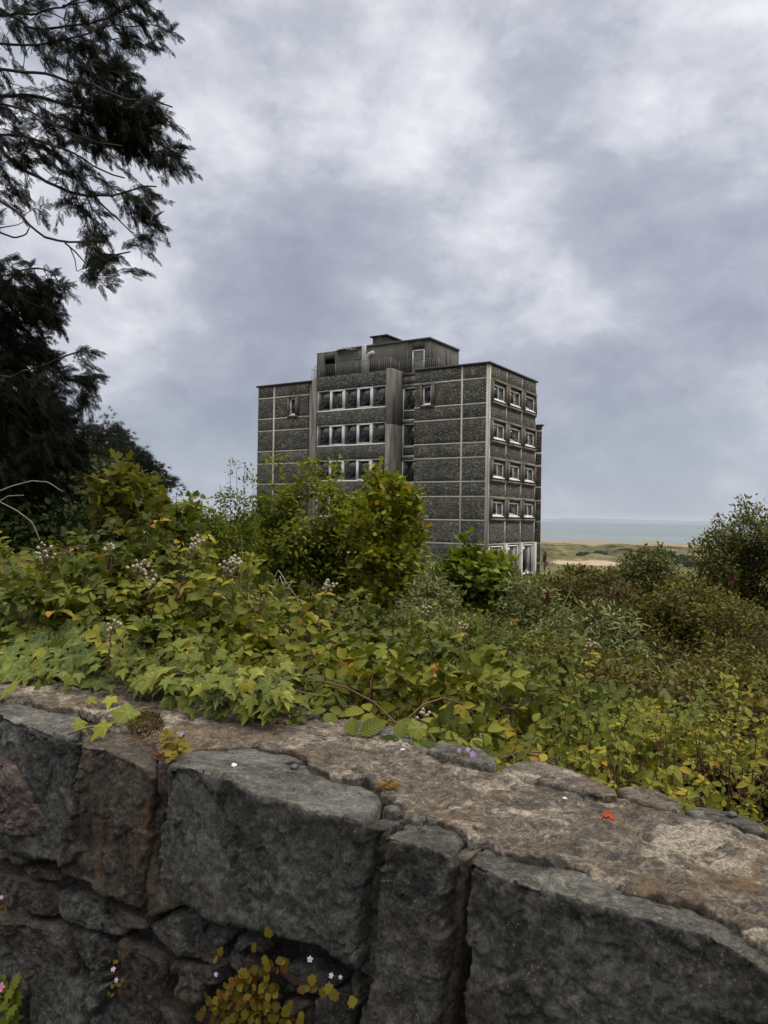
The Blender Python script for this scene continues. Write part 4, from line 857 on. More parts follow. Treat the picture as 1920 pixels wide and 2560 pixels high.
# ---------------------------------------------------------------- plants: leaf shapes and scattering
def nrm(v): return v/(np.linalg.norm(v, axis=-1, keepdims=True)+1e-9)
def fold_leaf(outline, fold=.12, droop=.1):
    """leaf from half-outline [(half width, along)]: two halves folded on the midrib"""
    n = len(outline); V = []; 
    for w, y in outline: z = -droop*y*y; V += [[-w, y, z+fold*w], [0, y, z], [w, y, z+fold*w]]
    V = np.array([[0, 0, 0]]+V+[[0, 1, -droop]], float); T = [[0, 2, 1], [0, 3, 2]]; Q = []
    for k in range(n-1):
        a = 1+3*k; Q += [[a, a+1, a+4, a+3], [a+1, a+2, a+5, a+4]]
    a = 1+3*(n-1); m = len(V)-1; T += [[a, a+1, m], [a+1, a+2, m]]
    return V, np.array(Q).reshape(-1, 4), np.array(T)
def fan_leaf(pts, fold=.1, droop=.12, c=(0, .3)):
    V = [[c[0], c[1], 0]]+[[x, y, fold*abs(x)-droop*((y-c[1])**2+x*x)] for x, y in pts]; n = len(pts)
    return np.array(V, float), np.zeros((0, 4), int), np.array([[0, 1+k, 1+(k+1) % n] for k in range(n)])
T_DIAM = (np.array([[0, 0, 0], [-.28, .45, .05], [0, 1, -.06], [.28, .45, .05]]), np.zeros((0, 4), int), np.array([[0, 3, 2], [0, 2, 1]]))
T_NARR = (np.array([[0, 0, 0], [-.11, .4, .02], [0, 1, -.16], [.11, .4, .02]]), np.zeros((0, 4), int), np.array([[0, 3, 2], [0, 2, 1]]))
T_OVAL = fold_leaf([(.26, .22), (.36, .48), (.24, .78)], .25, .18)
T_LANC = fold_leaf([(.10, .2), (.13, .45), (.07, .78)], .25, .25)
T_OVAL2 = fold_leaf([(.24, .25), (.29, .5), (.16, .8)], .3, .25)
T_BRAM = fold_leaf([(.15, .10), (.27, .24), (.29, .38), (.32, .46), (.27, .56), (.25, .66), (.18, .74), (.13, .84), (.06, .92)], .3, .25)
def lobes(angs, lens, val, inner):
    P = []; n = len(angs)
    for k in range(n):
        a = R_(angs[k]); P.append((math.sin(a)*lens[k], math.cos(a)*lens[k]))
        if k < n-1: b = R_((angs[k]+angs[k+1])/2); P.append((math.sin(b)*val[k], math.cos(b)*val[k]))
    return P
def ivy_pts():
    L = [(-118, .46), (-88, .40), (-57, .68), (-29, .43), (0, .90), (29, .43), (57, .68), (88, .40), (118, .46), (160, .22), (180, .08), (-160, .22)]
    P = []
    for i, (a, r) in enumerate(L):
        n = L[(i+1) % len(L)]; P.append((a, r)); da = ((n[0]-a+180) % 360)-180
        P.append((a+da*.45, .5*(r+n[1])*(.90 if i < 9 else 1.)))
    return [(math.sin(R_(a))*r*.78, .06+math.cos(R_(a))*r) for a, r in P]
T_IVY = fan_leaf(ivy_pts(), .05, .20, (0, .06))
T_MAPLE = fan_leaf([(0, 0), (-.28, .02), (-.48, .22), (-.30, .30), (-.50, .62), (-.24, .60), (-.20, .78), (0, 1.), (.20, .78), (.24, .60), (.50, .62), (.30, .30), (.48, .22), (.28, .02)], .15, .25, (0, .3))
T_OAK = fan_leaf([(0, 0), (-.10, .12), (-.20, .22), (-.12, .34), (-.30, .48), (-.18, .58), (-.30, .76), (-.12, .84), (0, 1.), (.12, .84), (.30, .76), (.18, .58), (.30, .48), (.12, .34), (.20, .22), (.10, .12)], .2, .3, (0, .5))
T_GER = fan_leaf([(0, 0), (-.3, .05), (-.2, .2), (-.45, .35), (-.28, .4), (-.4, .7), (-.18, .62), (-.12, .8), (0, 1.), (.12, .8), (.18, .62), (.4, .7), (.28, .4), (.45, .35), (.2, .2), (.3, .05)], .1, .3, (0, .35))
T_TOAD = fan_leaf([(0, 0), (-.35, .0), (-.5, .3), (-.38, .45), (-.42, .75), (-.15, .78), (0, .95), (.15, .78), (.42, .75), (.38, .45), (.5, .3), (.35, .0)], .05, .1, (0, .3))
def frond_tpl():
    V = []; T = []
    def blade(p, q, w):
        p, q = np.array(p, float), np.array(q, float); d = q-p; s = np.array([d[1], -d[0], 0.]); s = s/(np.linalg.norm(s)+1e-9)*w; n = len(V); m = p+d*.45
        V.extend([p, m-s, q, m+s]); T.extend([[n, n+3, n+2], [n, n+2, n+1]])
    blade((0, 0, 0), (0, 1, -.22), .012)
    for k in range(7):
        y = .06+.125*k
        for sg in (-1, 1):
            L = .36*(1-.82*y)+.03; y2 = y+.06*(sg > 0); ex, ey = sg*L*.72, y2+L*.72
            blade((0, y2, -.2*y2), (ex, ey, -.2*ey-.06), .026)
            f = .5; px, py = ex*f, y2+(ey-y2)*f
            blade((px, py, -.2*py), (px+sg*L*.06, py+L*.42, -.2*py-.03), .022); blade((px, py, -.2*py), (px+sg*L*.42, py+L*.04, -.2*py-.04), .02)
    return np.array(V), np.zeros((0, 4), int), np.array(T)
T_FROND = frond_tpl()
def tuft_tpl(n=16):
    r = np.random.default_rng(2); V = []; T = []
    for k in range(n):
        d = nrm(np.array([r.normal(0, .55), r.uniform(.25, 1), r.normal(0, .55)])); s = nrm(np.cross(d, r.normal(0, 1, 3)))*.03; b = np.array([0, .3*r.random(), 0]); m = len(V)
        V += [b-s, b+s, b+d*.75]; T.append([m, m+1, m+2])
    return np.array(V), np.zeros((0, 4), int), np.array(T)
T_TUFT = tuft_tpl()
class Leaves:
    def __init__(s): s.V = []; s.Q = []; s.T = []; s.t = []; s.uv = []; s.n = 0
    def add(s, tpl, P, D, N, S, tint):
        P, D, N = np.atleast_2d(P), nrm(np.atleast_2d(D)), np.atleast_2d(N); n = len(P)
        if n == 0: return
        X = nrm(np.cross(D, N)); Nn = np.cross(X, D); v, Q, T = tpl; S = np.broadcast_to(np.asarray(S, float), (n,)); K = len(v)
        W_ = P[:, None]+S[:, None, None]*(v[None, :, 0, None]*X[:, None]+v[None, :, 1, None]*D[:, None]+v[None, :, 2, None]*Nn[:, None])
        off = (s.n+np.arange(n)*K)[:, None, None]; s.V.append(W_.reshape(-1, 3)); s.t.append(np.repeat(np.broadcast_to(tint, (n,)), K)); s.uv.append(np.tile(v[:, :2], (n, 1)))
        if len(Q): s.Q.append((Q[None]+off).reshape(-1, 4))
        if len(T): s.T.append((T[None]+off).reshape(-1, 3))
        s.n += n*K
    def build(s, name, mat, parent=None, smooth=False):
        F = [];
        if s.Q: F.append(np.vstack(s.Q))
        if s.T: F.append(np.vstack(s.T))
        V = np.vstack(s.V)
        if parent: V = V-np.array(parent.location)
        return mesh_obj(name, V, F, mat, parent, tint=np.concatenate(s.t), uv=np.vstack(s.uv), smooth=smooth)
def up_norm(n, rg, tilt=.55, up=(0, 0, 1.)): return nrm(np.array(up)+rg.normal(0, tilt, (n, 3)))
def blob_pts(blobs, n, rg, gap=0., gs=3., hollow=.0):
    """points in a union of ellipsoids (px, py, depth, rx px, ry px, rdepth m[, weight]); noise leaves gaps"""
    w = np.array([b[3]*b[4]*(b[2]/1920)**2*(b[6] if len(b) > 6 else 1.) for b in blobs]); cnt = rg.multinomial(n, w/w.sum()); out = []; rad = []
    for b, c in zip(blobs, cnt):
        if c == 0: continue
        m = int(c*(3 if gap > 0 else 1))+4; u = nrm(rg.normal(0, 1, (m, 3)))*(rg.random((m, 1))**(1/3.))
        if hollow: r = np.linalg.norm(u, axis=1, keepdims=True); u = u/np.maximum(r, 1e-6)*(hollow+(1-hollow)*r)
        C = W(b[0], b[1], b[2]); sx, sz = b[3]*b[2]/1920., b[4]*b[2]/1920.; p = C+u*np.array([sx, b[5], sz])
        if gap > 0: p = p[fbm(p*gs, 3, 91) > gap-.35]
        p = p[:c]; out.append(p); rad.append(np.tile([*C, max(sx, sz)], (len(p), 1)))
    return np.vstack(out), np.vstack(rad)
def tree(name, label, cat, trunk, blobs, leafspec, mat, bark, n_cl, per, cr, seed, group=None, r0=.06, gap=0., gs=3., sag=.1, limbs=(), upw=.6, out=.7, tintf=None, twig_r=.0035, hollow=0., tpl=T_DIAM, sz=(.05, .08), up=(0, 0, 1.), cap='crown', flat=1.):
    """trunk and limbs = polylines of world points; clusters of leaves join the nearest wood by curved twigs"""
    rg = np.random.default_rng(seed); base = np.array(trunk[0], float); root = empty(name, base); tag(root, label, cat, group)
    nodes = []; par = []
    def addline(P, parent):
        P = resamp(np.array(P, float), max(4, int(np.sum(np.linalg.norm(np.diff(np.array(P, float), axis=0), axis=1))/max(.12, cr*.8))))
        for q in P:
            nodes.append(q); par.append(parent); parent = len(nodes)-1
    addline(trunk, -1)
    for l in limbs:
        l = np.array(l, float); N0 = np.array(nodes); k = int(np.argmin(np.linalg.norm(N0-l[0], axis=1))); addline(l, k)
    if name in ('dark_shrub', 'silvery_shrub', 'olive_bush', 'sycamore_bush', 'hazel_tree', 'oak_tree', 'willow_tree', 'thin_leafy_tree', 'maple_sapling', 'small_birch_tree'):   # skirts down to the ground
        ex = []
        for b in blobs:
            py, k = b[1], 0
            while k < 4:
                py += b[4]*1.1; k += 1; q = W(b[0], py, b[2]); g = float(ground_z(q[:1], q[1:2])[0])
                if q[2] < g+.05: break
                ex.append((b[0], py, b[2], b[3]*.9, b[4], b[5], .35*(b[6] if len(b) > 6 else 1.)))
        w0 = sum(b[3]*b[4]*(b[6] if len(b) > 6 else 1.) for b in blobs); w1 = sum(b[3]*b[4]*b[6] for b in ex); n_cl = int(n_cl*min(1.7, 1+w1/w0)); blobs = list(blobs)+ex
    C, Rr = blob_pts(blobs, n_cl, rg, gap, gs, hollow); N0 = np.array(nodes); d0 = np.array([np.min(np.linalg.norm(N0-c, axis=1)) for c in C]); order = np.argsort(d0); tips = []
    for i in order:
        c = C[i]; A_ = np.array(nodes); d = np.linalg.norm(A_-c, axis=1)+np.clip(A_[:, 2]-c[2], 0, None)*.8; k = int(np.argmin(d)); L = np.linalg.norm(A_[k]-c); m = max(1, int(L/(cr*1.6)))
        p0 = A_[k]; prev = k; side = rg.normal(0, .08*L, 3)
        for q in range(1, m+1):
            f = q/m; p = p0+(c-p0)*f+side*math.sin(f*math.pi)+np.array([0, 0, sag*L*math.sin(f*math.pi)]); nodes.append(p); par.append(prev); prev = len(nodes)-1
        tips.append(prev)
    A_ = np.array(nodes); par = np.array(par); cnt = np.zeros(len(A_)); cnt[tips] = 1
    for k in range(len(A_)-1, -1, -1):
        if par[k] >= 0: cnt[par[k]] += cnt[k]
    cnt = np.maximum(cnt, .6); rr = np.maximum(twig_r, r0*np.sqrt(cnt/cnt.max()))
    wood = MB(); trunkw = MB(); sel = np.arange(len(A_)); nt = 0
    kids = [[] for _ in A_]
    for k in sel:
        if par[k] >= 0: kids[par[k]].append(k)
    used = set(); stack = [0]
    chains = []
    for k in sel:
        if par[k] < 0 or k != max(kids[par[k]], key=lambda q: cnt[q]):
            ch = [par[k]] if par[k] >= 0 else []; q = k
            while True:
                ch.append(q)
                if not kids[q]: break
                q = max(kids[q], key=lambda z: cnt[z])
            chains.append(ch)
    for ci, ch in enumerate(chains):
        if len(ch) < 2: continue
        r = rr[ch].copy()
        if ci > 0: r[0] = min(r[0], r[1]*1.15)
        b = trunkw if ci == 0 else wood
        b.tube(A_[ch]-base, r, 8 if r.max() > .03 else (4 if r.max() > .008 else 3), cap=False)
    trunkw.build('trunk', bark, root, smooth=True)
    if wood.v: wood.build('branches', bark, root, smooth=True)
    # leaves
    Cc = A_[tips]; Rt = Rr[order]; n = len(Cc); P = np.repeat(Cc, per, 0); RR = np.repeat(Rt, per, 0)
    off = nrm(rg.normal(0, 1, P.shape))*(rg.random((len(P), 1))**.5)*cr*np.array([1, 1, flat]); P = P+off
    outw = nrm(P-RR[:, :3]+np.array([0, 0, .2])); D = nrm(outw*out+rg.normal(0, .6, P.shape)+off/cr*.5+np.array([0, 0, -.25])); N = nrm(np.array(up)*upw*2+outw*.6+rg.normal(0, .55, P.shape))
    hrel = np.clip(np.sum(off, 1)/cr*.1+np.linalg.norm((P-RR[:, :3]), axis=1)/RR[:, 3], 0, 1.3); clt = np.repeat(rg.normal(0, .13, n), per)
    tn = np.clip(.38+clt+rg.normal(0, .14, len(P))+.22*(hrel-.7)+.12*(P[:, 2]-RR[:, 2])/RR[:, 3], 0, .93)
    if tintf is not None: tn = tintf(P, tn, rg)
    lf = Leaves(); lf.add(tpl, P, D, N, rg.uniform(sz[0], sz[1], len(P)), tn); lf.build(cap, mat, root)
    return root
def gpt(px, py_ignored, d, dz=-.1):       # a point of the ground below photo column px at distance d
    p = W(px, 1300, d); p[2] = float(ground_z(np.array([p[0]]), np.array([p[1]]))[0])+dz; return p
def up_line(px, d, pyt, bend=0., n=5, dz=-.1, dx=0):
    g = gpt(px, 0, d, dz); t = W(px+dx, pyt, d); L = [g+(t-g)*f+np.array([bend*math.sin(f*3), bend*.5*math.sin(f*5), 0]) for f in np.linspace(0, 1, n)]; return L

# ---------------------------------------------------------------- the big cypress at the left
def c4(*p, d=7.): return [W(q[0]/2.765, q[1]/2.765, q[2] if len(q) > 2 else d) for q in p]
def c5(*p, d=7.): return [W(q[0]/2.765, q[1]/2.765+620, q[2] if len(q) > 2 else d) for q in p]
def cypress():
    rg = np.random.default_rng(21); tb = gpt(-420, 0, 8.5); top = W(-420, -1500, 8.5)
    root = empty('cypress_tree', tb); tag(root, 'large dark cypress tree with drooping feathery branches hanging in from the left edge', 'tree')
    tx, ty = tb[0], tb[1]
    def T(z): return np.array([tx, ty, z])
    limbs = []
    def limb(pts, z0, r): limbs.append((np.vstack([[T(z0)], np.array(pts)]), r))
    limb(c4((-60, 100, 7.6), (0, 100, 7.5), (200, 105, 7.3), (330, 75, 7.1), (430, 40, 7), (520, -20, 6.9), (700, -60, 6.8)), 4.9, .03)
    limb(c4((-60, 20, 8), (200, 190, 7.8), (420, 200, 7.6), (700, 150, 7.4), (900, 40, 7.3), (1050, -40, 7.2)), 4.8, .03)
    limb(c4((-60, 260, 6.8), (0, 300, 6.8), (270, 300, 6.8), (560, 250, 6.7), (800, 170, 6.6), (950, 180, 6.5)), 4.2, .025)
    limb(c4((-60, 460, 6.6), (0, 480, 6.6), (270, 500, 6.5), (500, 560, 6.4), (720, 620, 6.3), (920, 700, 6.2), (1060, 690, 6.2), (1190, 740, 6.1)), 3.9, .028)
    limb(c4((-60, 640, 7.4), (0, 655, 7.3), (250, 660, 7.2), (400, 700, 7.1), (700, 780, 6.9), (950, 900, 6.8), (1100, 990, 6.8), (1290, 1095, 6.7)), 3.5, .034)
    limb(c4((-60, 700, 6.4), (200, 760, 6.4), (420, 900, 6.4), (620, 980, 6.3), (850, 1010, 6.2)), 3.3, .022)
    limb(c4((-60, 930, 6.9), (100, 940, 6.9), (300, 980, 6.8), (480, 1050, 6.7), (700, 1180, 6.6), (860, 1230, 6.5)), 2.8, .022)
    limb(c4((-60, 960, 7.2), (0, 1020, 7.1), (170, 1180, 6.9), (350, 1290, 6.8), (600, 1358, 6.7), (800, 1355, 6.6), (960, 1290, 6.5), (1080, 1290, 6.4)), 2.9, .038)
    limb(c4((-60, 1360, 6.7), (0, 1390, 6.6), (130, 1480, 6.5), (230, 1590, 6.4), (400, 1660, 6.3), (580, 1690, 6.2), (740, 1770, 6.1), (900, 1740, 6.1)), 2.2, .028)
    limb(c5((-60, 880, 6.8), (0, 892, 6.6), (180, 860, 6.3), (300, 810, 6.1), (450, 760, 6), (560, 700, 6), (660, 760, 6)), .6, .02)
    limb(c5((-60, 200, 7.4), (60, 180, 7.2), (180, 150, 7), (320, 150, 6.9), (400, 230, 6.8)), 1.8, .02)
    limb(c5((-60, 420, 7.2), (60, 400, 7.1), (200, 380, 7), (330, 410, 6.9), (415, 490, 6.8)), 1.4, .02)
    limb(c5((-60, 1050, 7.6), (100, 1060, 7.4), (250, 1060, 7.3), (420, 1100, 7.2)), .3, .02)
    for z in (3.2, 4.4, 5.6, 6.8, 8): # limbs on the far sides, out of frame
        for a in (100, 170, 240, 300):
            d = np.array([math.cos(R_(a)), math.sin(R_(a)), 0]); limbs.append((np.array([T(z-.6), T(z)+d*1.2, T(z)+d*2.4+[0, 0, .1]]), .03))
    tw = MB(); tw.tube([tb-tb, (T(0)-tb)*1., (T(5)-tb), top-tb], [.34, .26, .16, .03], 12, cap=False); tw.build('trunk', BARK, root, smooth=True)
    nodes = []; wood = MB()
    sub = [(c4((650, 1360, 6.7), (720, 1430, 6.7), (810, 1510, 6.6), (900, 1600, 6.6), (1000, 1690, 6.6)), .01), (c4((600, 1360, 6.7), (640, 1450, 6.7), (720, 1530, 6.7), (800, 1640, 6.7)), .008), (c4((450, 1680, 6.3), (520, 1740, 6.3), (600, 1830, 6.3), (650, 1930, 6.3)), .008), (c4((0, 1608, 6.6), (100, 1645, 6.6), (180, 1622, 6.55), (210, 1560, 6.5), (150, 1500, 6.5), (235, 1440, 6.5)), .009), (c4((0, 1575, 6.6), (120, 1555, 6.6), (160, 1535, 6.6)), .006), (c4((480, 1700, 6.3), (520, 1800, 6.3), (530, 1880, 6.3), (580, 1850, 6.3)), .005),
           (c4((290, 75, 7.1), (250, 110, 7.1), (180, 160, 7.1)), .006), (c4((430, 40, 7.), (600, 10, 7), (740, -10, 7)), .008), (c4((330, 75, 7.1), (480, 150, 7.), (640, 140, 7.)), .007)]
    for P, r in limbs:
        Q = resamp(P, max(8, int(np.sum(np.linalg.norm(np.diff(P, axis=0), axis=1))/.12))); Q[1:-1] += .02*np.stack([vnoise(Q[1:-1]*6, 3), vnoise(Q[1:-1]*6, 4), vnoise(Q[1:-1]*6, 5)], -1)
        wood.tube(Q-tb, np.linspace(r, .006, len(Q)), 6, cap=False); nodes.append(Q)
    for P, r in sub:
        Q = resamp(np.array(P), 16); wood.tube(Q-tb, np.linspace(r, .003, 16), 5, cap=False); nodes.append(Q)
    A_ = np.vstack(nodes)
    # (px, py, depth, rx, ry, rdepth, weight) of the foliage masses
    B_ = [(330, 20, 7.1, 85, 55, .5, 1.5), (245, 100, 7, 90, 45, .5, 1.3), (90, 90, 7.2, 110, 35, .6, .6), (40, 15, 7.4, 60, 30, .5, 1), (265, 160, 6.9, 60, 40, .5, 1.5), (150, 170, 7, 120, 40, .6, .5),
          (285, 255, 6.7, 75, 60, .6, 2), (215, 215, 6.8, 80, 50, .6, .9), (80, 260, 7, 100, 50, .7, .5), (390, 262, 6.2, 34, 18, .25, 1.6), (420, 285, 6.2, 10, 24, .15, 1.3), (255, 330, 6.9, 90, 55, .6, 2), (360, 330, 6.8, 55, 40, .5, 1.8), (80, 315, 7, 90, 35, .6, 1.), (420, 380, 6.75, 34, 20, .3, 1.8), (450, 390, 6.7, 16, 10, .15, 1.8), (400, 405, 6.8, 45, 20, .3, 1.0),
          (250, 400, 6.8, 90, 35, .6, .9), (150, 430, 6.9, 80, 30, .5, .5), (230, 440, 6.7, 55, 25, .4, .7), (25, 400, 7, 35, 50, .5, .8), (60, 350, 7, 60, 40, .5, .6), (20, 470, 6.9, 24, 38, .4, .9), (370, 480, 6.5, 32, 22, .3, 1.7), (355, 520, 6.55, 38, 36, .35, 1.6), (340, 590, 6.6, 26, 32, .3, 1.5), (190, 500, 6.8, 55, 40, .45, .7), (150, 545, 6.7, 45, 25, .4, .35), (200, 570, 6.6, 30, 30, .3, .6), (270, 560, 6.6, 20, 35, .3, .5), (80, 510, 6.7, 25, 22, .3, .4),
          (245, 620, 6.2, 50, 34, .35, 1.4), (240, 680, 6.3, 32, 34, .3, 1.3), (300, 665, 6.15, 38, 24, .3, 1.1), (320, 640, 6.1, 22, 18, .2, 1), (195, 690, 6.3, 8, 10, .1, .7),
          (30, 690, 7.2, 40, 45, .5, 2), (110, 695, 6.9, 42, 20, .35, 1.6), (135, 715, 6.85, 14, 26, .2, 1.3), (45, 760, 7.2, 75, 50, .7, 2.6), (135, 785, 6.9, 22, 14, .2, 1.4), (95, 780, 7, 40, 25, .3, 1.6), (30, 850, 7.3, 65, 60, .7, 2.8), (80, 880, 7.2, 40, 30, .4, 2),
          (195, 885, 6.1, 30, 16, .25, 1.4), (238, 897, 6, 22, 12, .2, 1.2), (205, 925, 6.1, 32, 26, .3, 1.3), (150, 940, 6.2, 50, 34, .4, 1.2), (195, 985, 6.2, 14, 26, .2, 1.0), (120, 990, 6.6, 50, 40, .4, 1.8), (160, 1010, 6.4, 22, 30, .3, 1.2), (30, 950, 7.2, 60, 60, .7, 3), (60, 1020, 7.3, 90, 50, .7, 3), (50, 1110, 7.4, 110, 60, .7, 3), (40, 1190, 7.2, 90, 50, .7, 2.6), (150, 1120, 7.3, 60, 50, .5, 2.2),
          (-120, 300, 8, 120, 300, 1.2, .5), (-150, 900, 8, 120, 300, 1.2, .7), (-400, 200, 9, 300, 900, 2., .25), (150, -150, 7.5, 200, 90, 1., .6)]
    P, RR = blob_pts(B_, 2800, rg, .17, 4.5); fr = Leaves(); order = np.argsort([np.min(np.linalg.norm(A_-p, axis=1)) for p in P]); ND = [a for a in A_]
    FP, FD, FN, FS = [], [], [], []
    for i in order:
        p = P[i]; M_ = np.array(ND); d = np.linalg.norm(M_-p, axis=1)+np.clip(M_[:, 0]-p[0], 0, None)*1.2; k = int(np.argmin(d)); q = M_[k]; L = np.linalg.norm(p-q)
        m = (q+p)/2+rg.normal(0, .05*L, 3)+np.array([0, 0, .07*L])
        if L > .03: wood.tube(resamp(np.array([q, m, p]), 5)-tb, np.linspace(.0045+.003*min(L, 1), .003, 5), 3, cap=False); ND += [m, p]
        D0 = nrm(nrm(p-q)*.7+np.array([.5, -.1, -.12])+rg.normal(0, .42, 3)); Lb = rg.uniform(.14, .26); f = np.linspace(0, 1, 8)[:, None]
        path = p+D0*Lb*(f-.35)+np.array([0, 0, -.26])*Lb*f**2; wood.tube(path-tb, np.linspace(.003, .0012, 8), 3, cap=False); ND.append(path[4])
        T_ = nrm(np.gradient(path, axis=0)); sd = nrm(np.cross(T_, rg.normal(0, .5, 3)+[0, -.4, .8]))
        for a in range(1, 8):
            for sg in (-1, 1):
                FP.append(path[a]); FD.append(T_[a]*.9+sg*sd[a]*.75*(1-a/11)+rg.normal(0, .18, 3)+np.array([0, 0, -.28])); FN.append(rg.normal(0, .5, 3)+np.array([0, -.7, .5])); FS.append(rg.uniform(.07, .13)*(1.25-.09*a))
        FP.append(path[7]); FD.append(T_[7]+[0, 0, -.1]); FN.append(rg.normal(0, .4, 3)+np.array([0, -.7, .5])); FS.append(.07)
    fr.add(T_FROND, np.array(FP), nrm(np.array(FD)), nrm(np.array(FN)), np.array(FS), np.clip(rg.normal(.45, .2, len(FP)), 0, 1))
    wood.build('branches', BARKR, root, smooth=True); fr.build('crown', L_FROND, root)
cypress()

# ---------------------------------------------------------------- pine and trees behind it
tree('pine_tree', 'dark pine tree with flat tufted layers against the sky behind the cypress', 'tree', [gpt(120, 0, 24), W(120, 1250, 24), W(150, 1120, 24), W(185, 1040, 24)],
     [(185, 1060, 24, 40, 22, 1.2), (265, 1085, 24, 42, 26, 1.2, 1.3), (300, 1098, 23, 26, 10, .8, 1.2), (262, 1035, 24, 8, 12, .3, .9), (228, 1040, 24, 6, 10, .3, .9), (305, 1130, 23, 42, 22, 1.1, 1.3), (335, 1150, 22, 30, 20, 1, 1.2), (360, 1165, 22, 30, 14, 1, 1.2), (395, 1205, 22, 40, 15, 1, 2.2), (430, 1212, 22, 22, 9, .7, 2.2), (345, 1140, 22, 26, 16, .8, 1.6), (372, 1178, 22, 30, 14, .9, 1.8), (390, 1228, 22, 22, 10, .7, .9), (250, 1150, 24, 90, 50, 2, 1.), (310, 1190, 23, 70, 30, 1.5, 1), (180, 1130, 25, 80, 60, 2, .8), (60, 1100, 25, 80, 80, 2, .5)],
     None, L_PINE, BARK, 1000, 7, .22, 5, r0=.2, limbs=[[W(130, 1220, 24), W(250, 1200, 23), W(400, 1214, 22), W(438, 1213, 22)], [W(150, 1130, 24), W(250, 1120, 23.5), W(330, 1150, 22.5)], [W(160, 1100, 24), W(255, 1080, 24), W(262, 1030, 24)]], tpl=T_TUFT, sz=(.14, .24), gap=.1, gs=2., sag=-.05)
tree('distant_round_tree', 'small pale green round tree far off beneath the pine tip', 'tree', up_line(395, 42, 1290), [(400, 1275, 42, 34, 34, 1.2), (380, 1300, 42, 40, 30, 1.2)], None, L_WIL, BARKG, 260, 14, .3, 6, r0=.12, sz=(.10, .16))
tree('lime_sapling', 'yellow green sapling with large drooping leaves in front of the dark trees at left', 'tree', up_line(335, 7, 1100, .04),
     [(296, 1178, 7, 22, 26, .35, .8), (325, 1215, 7, 38, 38, .4, 1.2), (365, 1250, 7, 34, 34, .4, 1.2), (300, 1280, 7, 54, 40, .5, 1), (350, 1320, 7, 56, 34, .5, .8), (270, 1235, 7, 26, 32, .35, .8), (392, 1295, 7, 24, 34, .3, .7), (274, 1140, 7, 7, 16, .12, .4)], None, L_LIME, BARK, 120, 6, .11, 8, r0=.02, tpl=T_MAPLE, sz=(.07, .125), out=.3, upw=.3,
     tintf=lambda P, t, rg: np.clip(.55+rg.normal(0, .17, len(P))+.28*(P[:, 2]-.25)-.08, 0, 1))
tree('maple_sapling', 'small maple sapling with broad green leaves right of the yellow green sapling', 'tree', up_line(440, 7.5, 1240, .03),
     [(430, 1330, 7.5, 50, 45, .5, 1.), (470, 1290, 7.5, 30, 40, .3, .7), (492, 1262, 7.5, 12, 26, .2, .8), (400, 1380, 7.5, 70, 40, .5, 1), (490, 1370, 7.5, 45, 45, .4, .9)], None, L_HAZ, BARK, 130, 7, .12, 9, r0=.02, tpl=T_MAPLE, sz=(.06, .10), upw=.5)
for k, (lab, bl, d, n) in enumerate((('dark leafy shrub at the left edge under the cypress', [(40, 1290, 7.5, 90, 70, .8), (140, 1330, 7.5, 90, 60, .8), (40, 1380, 7, 90, 50, .7), (-120, 1350, 7.5, 120, 100, 1.)], 7.5, 640),
        ('dark green shrub between the cypress and the yellow green sapling', [(190, 1230, 9, 80, 60, .8), (230, 1330, 8, 90, 60, .8), (170, 1390, 7, 100, 45, .6), (280, 1390, 7, 100, 40, .6)], 8, 640),
        ('tall dark ivy-like thicket behind the yellow green sapling', [(300, 1250, 10, 100, 70, .8), (230, 1170, 11, 80, 50, 1), (370, 1330, 10, 90, 70, .8), (120, 1200, 10, 110, 70, 1), (60, 1120, 11, 110, 80, 1)], 10, 800))):
    tree('dark_shrub', lab, 'shrub', [gpt(bl[0][0]+40, 0, d), W(bl[0][0]+40, bl[0][1]+120, d), W(bl[0][0]+30, bl[0][1], d)], bl, None, L_DARK, BARK, n, 16, .17, 30+k, group='dark shrubs under the cypress', r0=.04, sz=(.045, .085), tpl=T_OVAL if k < 2 else T_DIAM, cap='foliage')
tree('thin_leafy_tree', 'slender young tree with sparse upright sprigs against the sky left of the building', 'tree', up_line(590, 12, 1170, .05),
     [(586, 1165, 12, 13, 24, .2, .5), (612, 1180, 12, 8, 30, .2, .4), (632, 1250, 12, 10, 60, .2, .5), (560, 1215, 12, 18, 18, .2, .4), (600, 1250, 12, 40, 40, .5, .6), (545, 1260, 12, 30, 25, .4, .6), (570, 1310, 12, 60, 40, .7, 1.2), (520, 1330, 12, 45, 45, .6, 1.2), (600, 1370, 12, 55, 60, .8, 1.6), (540, 1400, 12, 90, 50, .8, 1.6), (490, 1400, 12, 50, 50, .6, 1.4), (510, 1300, 12, 40, 34, .5, 1.4), (610, 1310, 12, 34, 40, .5, 1.5), (460, 1330, 12.5, 50, 50, .6, 1.3)],
     None, L_HAZ, BARK, 760, 10, .10, 12, r0=.035, sz=(.045, .075), gap=.05, gs=3, limbs=[up_line(575, 12, 1150, .02), up_line(612, 12, 1165, -.02), up_line(550, 12, 1210, .04), up_line(632, 12, 1210, .02), up_line(510, 12, 1310, .02)], sag=-.03)
